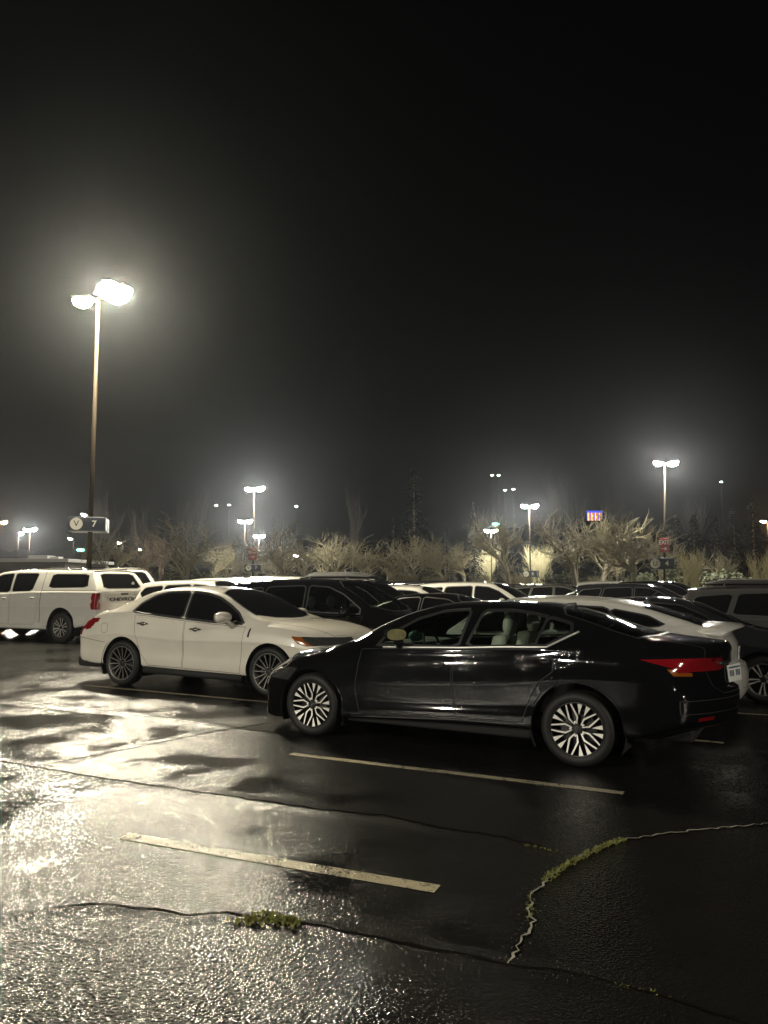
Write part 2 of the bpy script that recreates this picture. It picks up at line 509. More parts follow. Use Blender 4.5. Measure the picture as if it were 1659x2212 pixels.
    # lights
    for (nm,ax,pl,mt,mirror) in s.get('lights',[]):
        for sd in ((1,-1) if mirror else (1,)):
            if ax==1: t=side_test(sd); q=pl
            elif ax==0:
                q=[(y*sd,z) for y,z in pl]
                rear = nm in ('taillight','reflector','tail_lamp_amber','reversing_light','brake_light')
                t=(lambda f: f.normal.x<-.15 and f.calc_center_median().x<s['top'][0][0]+1.2) if rear else (lambda f: f.normal.x>.15 and f.calc_center_median().x>s['top'][-1][0]-1.2)
            else:
                q=[(x,y*sd) for x,y in pl]; t=lambda f: f.normal.z>.1
            fs=cut(bm,q,ax,t)
            if not fs: continue
            keep(finish(extract(bm,fs,.004),nm,mt,root)); bm.normal_update()
    # doors and other panels: a dark gap round a panel of its own
    for (nm,ax,pl,own) in s.get('panels',[]):
        for sd in ((1,-1) if ax==1 else (1,)):
            if ax==1: t=side_test(sd)
            elif ax==0: t=lambda f: f.normal.x<-.1 and f.calc_center_median().x<s['top'][0][0]+.8
            else: t=lambda f: f.normal.z>.1
            fs=cut(bm,pl,ax,t)
            for f in fs:
                if f.material_index==0: f.material_index=2
            ins=cut(bm,offpoly(pl,s.get('gap',.006)),ax,t)
            ins=[f for f in ins if f.material_index==2]
            for f in ins: f.material_index=0
            if own:
                o=keep(finish(extract(bm,ins,0),nm,paintm,root)); bm.normal_update()
                if ax==1:
                    for (hx0,hx1,hz) in s.get('handles',[]):
                        if inpoly(((hx0+hx1)/2,hz),pl):
                            b=bmesh.new()
                            y0=sy((hx0+hx1)/2,hz,sd)
                            tube(b,[(hx0,y0-sd*.004,hz-.004),(hx0+.03,y0+sd*.026,hz),((hx0+hx1)/2,y0+sd*.034,hz+.002),(hx1-.03,y0+sd*.026,hz),(hx1,y0-sd*.004,hz-.004)],[.011,.014,.014,.014,.011],8)
                            finish(b,'door_handle',s.get('handle_mat',paintm),o)
                            # shade of the finger recess, painted as a flat dark disc
                            b=bmesh.new(); rr=.045
                            c=[b.verts.new(((hx0+hx1)/2+.058*math.cos(a),sy((hx0+hx1)/2+.058*math.cos(a),hz-.006+.034*math.sin(a),sd)+sd*.0015,hz-.006+.034*math.sin(a))) for a in [2*math.pi*k/18 for k in range(18)]]
                            b.faces.new(c); finish(b,'handle_recess_shade',M['seam'],o)
    for ax,pl in s.get('strips',[]):
        for sd in ((1,-1) if ax==1 else (1,)):
            t=side_test(sd) if ax==1 else (lambda f: f.normal.z>.1)
            for f in cut(bm,pl,ax,t):
                if f.material_index==0: f.material_index=2
    # bright mouldings that follow the side
    for (pts,r,mk) in s.get('mouldings',[]):
        for sd in (1,-1):
            b=bmesh.new()
            q=[]
            for (a,c) in zip(pts,pts[1:]):
                for k in range(6):
                    t=k/6; q.append((a[0]+(c[0]-a[0])*t,a[1]+(c[1]-a[1])*t))
            q.append(pts[-1])
            tube(b,[(x,sy(x,z,sd)+sd*r*.3,z) for x,z in q],r,6)
            finish(b,'window_moulding',M[mk],root)
    # arch lips belong to the body
    for (ax,az,ar) in s['arches']:
        for sd in (1,-1):
            pts=[]
            for k in range(33):
                a=math.pi*(-.06+1.12*k/32)
                x=ax+(ar+.004)*math.cos(a); z=az+(ar+.004)*math.sin(a)
                if z>s['arch_bot']: pts.append((x,sy(ax+(ar+.012)*math.cos(a),az+(ar+.012)*math.sin(a),sd)-sd*.006,z))
            tube(bm,pts,s.get('lip',.011),6)
    body=keep(finish(bm,'body',None,root,True,[paintm,M['trim'],M['seam']]))
    # wheel wells
    for (ax,az,ar) in s['arches']:
        for sd in (1,-1):
            b=bmesh.new()
            yo=abs(sy(ax,az+ar+.03,sd))-.015
            c0=[b.verts.new((ax+(ar+.012)*math.cos(a),sd*yo,az+(ar+.012)*math.sin(a))) for a in [math.pi*(-.15+1.3*k/24) for k in range(25)]]
            c1=[b.verts.new((v.co.x,sd*.45,v.co.z)) for v in c0]
            for k in range(24): b.faces.new((c0[k],c0[k+1],c1[k+1],c1[k]))
            b.faces.new(c1)
            finish(b,'wheel_well',M['under'],root)
    # underbody
    b=bmesh.new(); x0,x1=s['top'][0][0],s['top'][-1][0]
    rz=s['belly']; a0,a1=s['arches'][0],s['arches'][1]
    hw=max(q for _,q in s['W'])
    zt=rz+.2
    box(b,(a0[0]+a0[2]+.02,-hw+.1,rz),(a1[0]-a1[2]-.02,hw-.1,zt),0,.03)
    box(b,(x0+.35,-.5,rz+.04),(a0[0]+a0[2]+.03,.5,zt-.01),0,.03)
    box(b,(a1[0]-a1[2]-.03,-.5,rz+.02),(x1-.35,.5,zt-.01),0,.03)
    for a in (a0,a1):   # axle beams and suspension
        tube(b,[(a[0],-.75,s['wr']),(a[0],.75,s['wr'])],.06,8)
    if s.get('exhaust'):
        ex=s['exhaust']; tube(b,[(ex[0]+.35,ex[1],ex[2]+.02),(ex[0],ex[1],ex[2])],.035,10,False)
    finish(b,'underbody',M['under'],root)
    # wheels
    wm=s['wheel_mats']
    w0=None
    for a in s['arches']:
        for sd in (1,-1):
            if w0 is None:
                w0=make_wheel(s['wr'],s['rim'],s['ww'],s['spokes'],wm,s.get('wseg',48)); w=w0
            else:
                w=copy_tree(w0)
            w.parent=root; w.location=(a[0],sd*(s['wy']),s['wr']); w.rotation_euler=(0,R(random.uniform(0,72)) if s['spokes']!='blade' else 0,0 if sd>0 else math.pi)
    # mirrors
    for sd in (1,-1):
        mx,my,mz=s['mirror']
        b=bmesh.new()
        msz=s.get('mirror_size',(.10,.12,.085))
        bmesh.ops.create_uvsphere(b,u_segments=20,v_segments=12,radius=1)
        for v in b.verts:
            q=v.co
            x=q.x*msz[0]; 
            if q.x<0: x*=.35
            k=(abs(q.y)**2.6+abs(q.z)**2.6)
            r0=math.hypot(q.y,q.z); f=(r0/(k**(1/2.6))) if k>1e-9 else 1
            v.co=Vector((mx+x,sd*my+q.y*msz[1]*f,mz+q.z*msz[2]*f))
        tube(b,[(mx+.03,sd*(my-.06),mz-msz[2]*.8),(mx+.05,sd*(abs(sy(mx+.05,mz-.14,sd))-.03),mz-.14)],[.035,.05],8)
        yaw=R(s.get('mirror_yaw',0))*-sd; piv=Vector((mx,sd*my,0))
        def turn(v): v.co=piv+Matrix.Rotation(yaw,3,'Z')@(v.co-piv)
        for v in b.verts:
            if v.co.z>mz-msz[2]*1.02 and yaw: turn(v)
        mo=finish(b,'door_mirror',paintm,root)
        b=bmesh.new()
        vs=[b.verts.new((mx-msz[0]*.36,sd*my+msz[1]*.86*math.cos(a)*(1/((abs(math.cos(a))**2.6+abs(math.sin(a))**2.6)**(1/2.6))),mz+msz[2]*.84*math.sin(a)*(1/((abs(math.cos(a))**2.6+abs(math.sin(a))**2.6)**(1/2.6))))) for a in [2*math.pi*k/28 for k in range(28)]]
        for v in vs: turn(v)
        b.faces.new(vs); finish(b,'mirror_glass',s.get('mirror_mat',M['chrome']),mo,False)
    # plate
    if s.get('plate_z'):
        pz=s['plate_z']; px=sxr(0,pz); lean=(sxr(0,pz+.06)-sxr(0,pz-.06))
        b=bmesh.new(); box(b,(-.006,-.155,-.078),(.006,.155,.078),0,.004)
        o=finish(b,'number_plate',M['plate'],root); o.location=(px-.012-s.get('plate_out',0),0,pz); o.rotation_euler=(0,math.atan2(lean,.12),s.get('plate_yaw',0))
        b=bmesh.new()
        for k in range(7):
            if k==3: continue
            y=-.11+k*.036
            box(b,(-.0085,y-.011,-.028),(-.0065,y+.011,.028))
        box(b,(-.0085,-.13,.045),(-.0065,.13,.06))
        finish(b,'plate_print',M['plate_ink'],o,False)
    B.body=body
    return B
def seats(root,spec):
    """front seats, rear bench, dash and steering wheel seen through the glass"""
    mat=spec['mat']
    def seat(x,y,w,back=True,hr=True,lean=.22):
        b=bmesh.new()
        box(b,(x-.05,y-w,.42),(x+.48,y+w,.60),0,.05)
        vs=box(b,(x-.14,y-w,.55),(x+.02,y+w,1.16),0,.055)
        for v in vs:
            v.co.x-= (v.co.z-.55)*lean
            if v.co.z>.95: v.co.y=y+(v.co.y-y)*.82
        o=finish(b,'seat',mat,root)
        if hr:
            b=bmesh.new(); bmesh.ops.create_uvsphere(b,u_segments=16,v_segments=10,radius=1)
            for v in b.verts:
                q=v.co; v.co=Vector((x-.24+q.x*.065,y+q.y*.135,spec['hr']+q.z*.115))
            for dy in (-.05,.05): tube(b,[(x-.2,y+dy,1.1),(x-.235,y+dy,spec['hr'])],.008,6)
            finish(b,'headrest',mat,o)
        return o
    for y in (.38,-.38): seat(spec['front'],y,.24)
    b=seat(spec['rear'],0,.62,hr=False)
    for y in (.38,-.38):
        m=bmesh.new(); bmesh.ops.create_uvsphere(m,u_segments=16,v_segments=10,radius=1)
        for v in m.verts:
            q=v.co; v.co=Vector((spec['rear']-.25+q.x*.06,y+q.y*.13,spec['hr']-.04+q.z*.08))
        finish(m,'headrest',mat,b)
    m=bmesh.new(); vs=box(m,(spec['dash'],-.72,.70),(spec['dash']+.5,.72,spec['dashz']),0,.06)
    finish(m,'dashboard',M['cabin'],root)
    m=bmesh.new()
    c=Vector((spec['dash']-.12,.38,spec['dashz']-.02)); 
    pts=[c+Vector((math.sin(a)*.18*.35,math.cos(a)*.18,math.sin(a)*.18*.93)) for a in [2*math.pi*k/24 for k in range(25)]]
    tube(m,pts,.014,6,False)
    for a in (0,math.pi,-math.pi/2): tube(m,[c,c+Vector((math.sin(a)*.063,math.cos(a)*.18,math.sin(a)*.167))],.014,6)
    tube(m,[c,c+Vector((.2,0,-.1))],.03,8)
    finish(m,'steering_wheel',M['cabin'],root)
    m=bmesh.new()
    box(m,(spec['rear']-.3,-.78,.30),(spec['dash']+.3,.78,.40),0,.02)
    finish(m,'cabin_floor',M['cabin'],root)
    # interior mirror
    m=bmesh.new(); box(m,(spec['im'][0]-.012,-.11,spec['im'][1]-.03),(spec['im'][0]+.012,.11,spec['im'][1]+.03),0,.01)
    tube(m,[(spec['im'][0]+.01,0,spec['im'][1]),(spec['im'][0]+.09,0,spec['im'][1]+.08)],.01,6)
    finish(m,'rear_view_mirror',M['cabin'],root)
# ---------------------------------------------------------------- car kinds (local x from tail to nose, z up)
G_CLEAR=dict(side=M['glass_clear'],rear_side=M['glass_clear'],front=M['glass_clear'],back=M['glass_mid'])
G_DARK=dict(side=M['glass_dark'],rear_side=M['glass_dark'],front=M['glass_dark'],back=M['glass_dark'])
G_SUV=dict(side=M['glass_clear'],rear_side=M['glass_tint'],front=M['glass_clear'],back=M['glass_tint'])
BLACK_SEDAN=dict(paint=M['black_paint'],glass=G_CLEAR,step=.035,it=2,
 top=[(-.17,1.085),(-.1,1.135),(.09,1.155),(.33,1.178),(.55,1.215),(.75,1.268),(1.1,1.385),(1.35,1.445),(1.67,1.49),(2.05,1.502),(2.5,1.488),(2.88,1.43),(3.2,1.318),(3.5,1.168),(3.78,1.02),(3.92,.985),(4.15,.95),(4.55,.878),(4.8,.79),(4.97,.70)],
 crown=[(-.17,.03),(.3,.03),(.6,.06),(1.0,.09),(1.5,.07),(2.2,.06),(2.8,.07),(3.2,.09),(3.5,.10),(3.75,.05),(4.0,.03),(4.97,.03)],
 W=[(-.17,.90),(.3,.94),(.9,.95),(2,.945),(3.3,.945),(4.2,.94),(4.7,.91),(4.97,.86)],
 belt=[(-.17,.99),(.3,1.07),(.7,1.105),(1.1,1.10),(1.4,1.095),(1.86,1.075),(2.24,1.055),(3.1,1.005),(3.5,.965),(4.1,.88),(4.6,.76),(4.97,.62)],
 yb=[(-.17,.78),(.3,.82),(1.1,.87),(2,.885),(3.1,.875),(3.6,.86),(4.2,.84),(4.97,.76)],
 yr=[(-.17,.55),(.35,.62),(.7,.66),(1.1,.64),(1.5,.62),(2.2,.63),(2.8,.65),(3.2,.71),(3.5,.77),(3.75,.81),(4.1,.68),(4.97,.55)],
 bot=[(-.17,.40),(.1,.36),(.56,.315),(1.5,.30),(2.3,.285),(3.6,.235),(4.4,.18),(4.97,.14)],
 crease=[(-.17,.82),(1,.80),(2,.70),(3,.64),(4,.62),(4.97,.5)],
 nose=[(.13,-.06),(.2,0),(.35,-.012),(.5,0),(.62,-.05),(.72,-.11),(.9,-.2)],
 tail=[(.4,.08),(.5,.01),(.70,0),(.76,.07),(.92,.085),(1.0,.08),(1.08,.04),(1.14,.02)],
 sweepF=.42,sweepR=.46,expR=2.0,scoop=.035,arch_bot=.26,belly=.2,
 arches=[(1.115,.35,.425),(4.02,.335,.405)],wr=.345,rim=.246,ww=.235,wy=.80,spokes='blade',wheel_mats=[M['machined'],M['alloy_dark'],M['alloy_dark']],
 windows=[roundpoly([(3.19,1.045),(3.15,1.10),(2.80,1.30),(2.525,1.383),(2.24,1.408),(2.297,1.064)],1,.08),
          roundpoly([(2.076,1.398),(2.183,1.072),(1.515,1.105),(1.447,1.352),(1.6,1.383),(1.793,1.405)],1,.08),
          roundpoly([(1.425,1.347),(1.49,1.108),(1.40,1.112),(1.20,1.235),(1.215,1.295)],1,.12)],
 frame=.03,
 ws=[(3.62,.70),(3.78,.45),(3.86,.15),(3.86,-.15),(3.78,-.45),(3.62,-.70),(3.05,-.62),(2.80,-.55),(2.70,-.3),(2.68,0),(2.70,.3),(2.80,.55),(3.05,.62)],
 rw=[(.62,.60),(.50,.3),(.48,0),(.50,-.3),(.62,-.60),(.95,-.565),(1.28,-.54),(1.36,-.3),(1.38,0),(1.36,.3),(1.28,.54),(.95,.565)],
 lights=[('taillight',1,[(.55,1.008),(.30,.94),(.255,.905),(-.3,.89),(-.3,1.005),(.1,1.02)],M['red_lens'],1),
         ('tail_lamp_amber',1,[(.33,.93),(.28,.872),(.15,.862),(.15,.893),(.245,.898),(.29,.93)],M['amber_lens'],1),
         ('taillight',0,[(.80,.885),(.80,1.005),(.64,.985),(.62,.91)],M['red_lens'],1),
         ('reflector',0,[(.72,.475),(.72,.505),(.55,.51),(.55,.48)],M['red_lens'],1),
         ('headlight',1,[(4.42,.80),(4.62,.665),(5.2,.60),(5.2,.72),(4.7,.81)],M['clear_lens'],1),
         ('headlight',0,[(.92,.60),(.92,.74),(.62,.72),(.60,.60)],M['clear_lens'],1)],
 panels=[('door',1,[(3.40,.985),(3.19,1.0),(2.24,1.026),(2.31,.93),(2.345,.80),(2.345,.565),(2.31,.36),(3.4,.32),(3.46,.5)],1),
         ('door',1,[(2.225,1.026),(1.86,1.048),(1.40,1.064),(1.315,.98),(1.32,.86),(1.44,.77),(1.545,.60),(1.59,.47),(1.62,.365),(2.295,.36),(2.33,.565),(2.33,.80),(2.295,.93)],1),
         ('bonnet',2,[(3.95,.72),(4.3,.70),(4.7,.62),(4.83,.4),(4.86,0),(4.83,-.4),(4.7,-.62),(4.3,-.70),(3.95,-.72),(3.98,0)],0),
         ('boot_lid',0,[(-.52,1.2),(.52,1.2),(.56,1.0),(.48,.80),(.42,.70),(-.42,.70),(-.48,.80),(-.56,1.0)],0),
         ('rear_bumper',0,[(-.86,.66),(.86,.66),(.86,.54),(-.86,.54)],0)],
 handles=[(2.37,2.63,.875),(1.27,1.525,.98)],handle_mat=M['smoked_chrome'],
 mouldings=[([(3.14,1.012),(2.24,1.045),(1.86,1.068),(1.39,1.085),(1.12,1.232)],.010,'bright_trim'),([(3.5,.27),(2.3,.335),(1.62,.345)],.008,'trim')],
 mirror=(2.90,1.05,1.165),mirror_size=(.10,.118,.068),mirror_yaw=42,mirror_mat=M['mirror_face'],plate_z=.845,plate_yaw=R(-16),plate_out=.03)
WHITE_SEDAN=dict(paint=M['pearl_paint'],glass=G_DARK,step=.04,it=2,
 top=[(-.09,1.09),(-.02,1.15),(.16,1.20),(.45,1.24),(.7,1.32),(1.1,1.475),(1.49,1.585),(1.9,1.635),(2.3,1.64),(2.75,1.60),(3.1,1.515),(3.5,1.335),(3.85,1.165),(4.0,1.13),(4.43,1.10),(4.9,1.03),(5.2,.95),(5.36,.86)],
 crown=[(-.09,.03),(.3,.035),(.7,.06),(1.1,.09),(1.5,.07),(2.2,.06),(2.8,.065),(3.2,.09),(3.5,.11),(3.85,.05),(4.1,.035),(5.36,.05)],
 W=[(-.09,.92),(.5,.96),(1.2,.975),(2.4,.975),(3.6,.975),(4.3,.97),(5,.93),(5.36,.87)],
 belt=[(-.09,1.0),(.3,1.12),(.8,1.195),(1.3,1.205),(1.76,1.165),(2.37,1.115),(3.0,1.07),(3.5,1.045),(4.1,1.03),(4.7,.94),(5.36,.78)],
 yb=[(-.09,.78),(.3,.84),(1.1,.89),(2,.905),(3.1,.90),(3.6,.885),(4.2,.86),(5.36,.74)],
 yr=[(-.09,.55),(.35,.66),(.7,.68),(1.1,.66),(1.5,.64),(2.2,.645),(2.8,.66),(3.2,.72),(3.5,.78),(3.85,.82),(4.1,.70),(5.36,.55)],
 bot=[(-.09,.36),(.4,.33),(1.6,.325),(2.4,.305),(3.5,.28),(4.5,.27),(5.36,.27)],
 crease=[(-.09,.78),(1,.84),(2.4,.78),(4,.80),(5.36,.62)],
 nose=[(.2,-.05),(.35,0),(.6,0),(.75,-.03),(.9,-.08)],tail=[(.3,.13),(.42,.02),(.6,0),(.78,.0),(.97,.06),(1.15,.09)],
 sweepF=.40,sweepR=.22,scoop=.028,arch_bot=.28,belly=.21,
 arches=[(1.13,.37,.44),(4.06,.37,.43)],wr=.367,rim=.275,ww=.25,wy=.84,spokes='multi',wheel_mats=[M['alloy_grey'],M['alloy_dark'],M['alloy_grey']],
 windows=[roundpoly([(2.40,1.525),(2.67,1.503),(2.955,1.432),(3.2,1.32),(3.38,1.21),(3.50,1.085),(2.964,1.10),(2.42,1.14)],1,.08),
          roundpoly([(1.31,1.232),(1.385,1.345),(1.60,1.463),(1.9,1.515),(2.32,1.528),(2.34,1.145),(1.762,1.195)],1,.10)],
 frame=.036,
 ws=[(3.66,.72),(3.86,.45),(3.95,.15),(3.95,-.15),(3.86,-.45),(3.66,-.72),(3.2,-.66),(2.93,-.58),(2.82,-.3),(2.79,0),(2.82,.3),(2.93,.58),(3.2,.66)],
 rw=[(.72,.60),(.60,.3),(.58,0),(.60,-.3),(.72,-.60),(1.1,-.57),(1.38,-.54),(1.46,-.3),(1.48,0),(1.46,.3),(1.38,.54),(1.1,.57)],
 lights=[('taillight',1,[(.17,1.15),(.10,1.15),(-.3,1.10),(-.3,.82),(.0,.80),(.10,.93)],M['red_lens'],1),
         ('taillight',0,[(.95,.80),(.95,1.10),(.5,1.06),(.5,.92)],M['red_lens'],1),
         ('side_marker',1,[(4.445,.905),(4.45,.89),(4.56,.80),(4.70,.765),(4.80,.77),(4.66,.84),(4.60,.893)],M['amber_lens'],1),
         ('headlight',1,[(4.46,.90),(4.56,.80),(4.70,.765),(5.6,.80),(5.6,.88),(4.9,.89)],M['clear_lens'],1),
         ('headlight',0,[(.9,.78),(.9,.88),(.45,.87),(.45,.80)],M['clear_lens'],1)],
 panels=[('door',1,[(3.60,1.02),(3.0,1.05),(2.43,1.09),(2.44,.82),(2.42,.345),(3.53,.315),(3.56,.641)],1),
         ('door',1,[(2.415,1.09),(1.76,1.145),(1.37,1.17),(1.41,.874),(1.52,.56),(1.68,.40),(1.70,.36),(2.405,.345),(2.425,.82)],1),
         ('fuel_door',1,roundpoly([(.64,1.015),(.79,1.02),(.80,.86),(.645,.855)],1,.2),0),
         ('bonnet',2,[(4.05,.74),(4.4,.72),(5.0,.62),(5.25,.3),(5.28,0),(5.25,-.3),(5.0,-.62),(4.4,-.72),(4.05,-.74),(4.07,0)],0),
         ('boot_lid',0,[(-.56,1.25),(.56,1.25),(.58,1.05),(.5,.72),(-.5,.72),(-.58,1.05)],0)],
 strips=[(1,[(1.60,.575),(1.60,.582),(1.36,.745),(1.35,.738)]),(1,[(.0,.775),(.0,.782),(.74,.70),(.74,.693)]),(1,[(3.66,.87),(3.70,.87),(3.71,1.0),(3.68,1.0)])],
 handles=[(2.54,2.78,.965),(1.445,1.69,1.03)],handle_mat=M['chrome'],
 mouldings=[([(1.30,1.215),(1.76,1.168),(2.37,1.118),(3.0,1.075),(3.52,1.055)],.010,'trim')],
 mirror=(3.30,1.10,1.165),mirror_size=(.13,.17,.085),plate_z=.93)
PICKUP=dict(paint=M['white_paint'],glass=G_DARK,step=.05,it=2,
 top=[(-.15,2.0),(.0,2.03),(.4,2.06),(1.2,2.07),(2.4,2.085),(3.2,2.09),(3.86,2.06),(4.3,1.96),(4.7,1.72),(5.05,1.47),(5.2,1.43),(5.8,1.38),(6.3,1.28)],
 crown=[(-.15,.05),(2,.05),(3.8,.06),(4.4,.08),(4.9,.08),(5.2,.04),(6.3,.04)],
 W=[(-.15,1.03),(1,1.05),(4,1.05),(6.3,1.0)],
 belt=[(-.15,1.45),(1,1.45),(2.2,1.44),(3.8,1.38),(5.0,1.33),(6.3,1.15)],
 yb=[(-.15,.97),(1,.99),(4,.98),(5.2,.96),(6.3,.9)],
 yr=[(-.15,.80),(2,.80),(3.8,.80),(4.5,.84),(5.0,.88),(5.4,.75),(6.3,.7)],
 bot=[(-.15,.52),(.5,.46),(.7,.42),(1.8,.36),(5,.36),(6.3,.38)],
 crease=[(-.15,1.0),(6.3,.98)],
 nose=[(.4,0),(1.2,0)],tail=[(.5,0),(1.40,0.0),(1.46,.02),(1.55,.06),(2.0,.36)],
 sweepF=.2,sweepR=.05,scoop=.03,arch_bot=.44,belly=.32,fillet=.05,lip=.02,
 arches=[(1.22,.46,.55),(5.15,.46,.55)],wr=.43,rim=.27,ww=.27,wy=.89,spokes='six',wheel_mats=[M['alloy_silver'],M['alloy_dark'],M['alloy_grey']],
 windows=[roundpoly([(1.76,1.925),(.36,1.915),(.30,1.575),(1.80,1.555)],1,.1),
          roundpoly([(3.30,1.955),(2.36,1.95),(2.45,1.52),(2.55,1.46),(3.30,1.44)],1,.07),
          roundpoly([(3.42,1.953),(3.9,1.92),(4.25,1.80),(4.62,1.45),(4.62,1.41),(3.42,1.43)],1,.07)],
 frame=.02,
 ws=[(4.95,.80),(5.05,.4),(5.08,0),(5.05,-.4),(4.95,-.80),(4.3,-.74),(4.05,-.5),(4.0,0),(4.05,.5),(4.3,.74)],
 rw=roundpoly([(-.70,1.54),(.70,1.54),(.60,1.93),(-.60,1.93)],1,.1),rw_axis=0,
 lights=[('taillight',1,roundpoly([(.06,1.40),(-.5,1.40),(-.5,.95),(.05,.95),(.09,1.1),(.04,1.18),(.09,1.26)],1,.1),M['red_lens'],1),
         ('taillight',0,[(1.1,.95),(1.1,1.40),(.87,1.40),(.87,1.26),(.92,1.18),(.87,1.1),(.87,.95)],M['red_lens'],1),
         ('headlight',1,[(6.0,1.15),(6.0,1.0),(6.6,1.0),(6.6,1.15)],M['clear_lens'],1)],
 panels=[('tailgate',0,[(-.83,1.44),(.83,1.44),(.83,.72),(-.83,.72)],1),
         ('door',1,[(3.33,1.40),(2.45,1.42),(2.18,1.40),(2.18,.85),(2.3,.5),(3.33,.48)],1),
         ('door',1,[(3.36,1.40),(4.68,1.36),(4.65,.9),(4.5,.48),(3.36,.48)],1)],
 strips=[(1,[(2.055,.55),(2.075,.55),(2.075,2.04),(2.055,2.04)]),(1,[(-.1,1.455),(2.05,1.455),(2.05,1.47),(-.1,1.47)])],
 handles=[(2.30,2.52,1.26),(3.48,3.70,1.24)],
 mirror=(4.45,1.17,1.52),mirror_size=(.12,.12,.15),plate_z=None)
LIFTBACK=dict(paint=M['white_paint'],glass=G_DARK,step=.05,it=2,
 top=[(-.04,1.08),(.03,1.165),(.10,1.18),(.3,1.195),(.6,1.285),(1.1,1.425),(1.6,1.50),(2.2,1.525),(2.8,1.49),(3.2,1.37),(3.6,1.19),(3.95,1.02),(4.3,.93),(4.55,.78)],
 crown=[(-.04,.02),(.3,.03),(.8,.06),(1.6,.06),(2.8,.06),(3.2,.09),(3.6,.09),(3.95,.04),(4.55,.04)],
 W=[(-.04,.87),(.6,.90),(3,.905),(4.2,.88),(4.55,.8)],
 belt=[(-.04,.98),(.5,1.10),(1.2,1.08),(3,1.0),(3.8,.94),(4.55,.66)],
 yb=[(-.04,.78),(.6,.82),(2,.84),(3.6,.83),(4.55,.7)],yr=[(-.04,.62),(.6,.64),(1.5,.60),(2.4,.6),(3.0,.65),(3.5,.73),(3.9,.77),(4.2,.65),(4.55,.5)],
 bot=[(-.04,.26),(.6,.26),(4,.22),(4.55,.2)],crease=[(-.04,.74),(2,.74),(4.55,.56)],
 nose=[(.2,-.04),(.4,0),(.6,-.02),(.8,-.14)],tail=[(.28,.07),(.38,-.01),(.55,-.03),(.70,0),(.735,.09),(.93,.075),(1.06,.13),(1.12,.09),(1.17,.02)],
 sweepF=.35,sweepR=.20,scoop=.028,arch_bot=.26,belly=.18,
 arches=[(.90,.325,.39),(3.68,.325,.39)],wr=.32,rim=.21,ww=.2,wy=.79,spokes='five',wheel_mats=[M['alloy_silver'],M['alloy_dark'],M['alloy_grey']],wseg=32,
 windows=[roundpoly([(2.2,1.40),(2.75,1.37),(3.1,1.24),(3.38,1.04),(2.2,1.09)],1,.08),roundpoly([(2.12,1.40),(1.5,1.375),(1.35,1.14),(2.12,1.095)],1,.08),roundpoly([(1.44,1.36),(1.0,1.28),(.82,1.19),(1.3,1.14)],1,.1)],
 ws=[(3.5,.66),(3.75,.3),(3.78,0),(3.75,-.3),(3.5,-.66),(2.95,-.56),(2.75,0),(2.95,.56)],
 rw=[(.32,.58),(.28,0),(.32,-.58),(1.05,-.52),(1.14,0),(1.05,.52)],
 lights=[('taillight',1,[(.26,1.06),(.14,.80),(-.3,.78),(-.3,1.05)],M['pale_lens'],1),('taillight',0,[(.80,.78),(.80,1.05),(.62,1.05),(.66,.80)],M['pale_lens'],1),
         ('headlight',1,[(3.9,.86),(4.2,.68),(5,.6),(5,.74)],M['clear_lens'],1)],
 panels=[('tailgate',0,[(-.55,1.06),(.55,1.06),(.56,.72),(.5,.46),(-.5,.46),(-.56,.72)],0),
         ('door',1,[(3.5,.96),(2.2,1.04),(2.2,.36),(3.25,.34),(3.45,.6)],1),('door',1,[(2.18,1.04),(1.35,1.08),(1.2,.85),(1.4,.5),(1.5,.36),(2.18,.36)],1)],
 handles=[(2.3,2.5,.92),(1.4,1.6,.96)],mirror=(3.1,1.0,1.08),plate_z=.83)
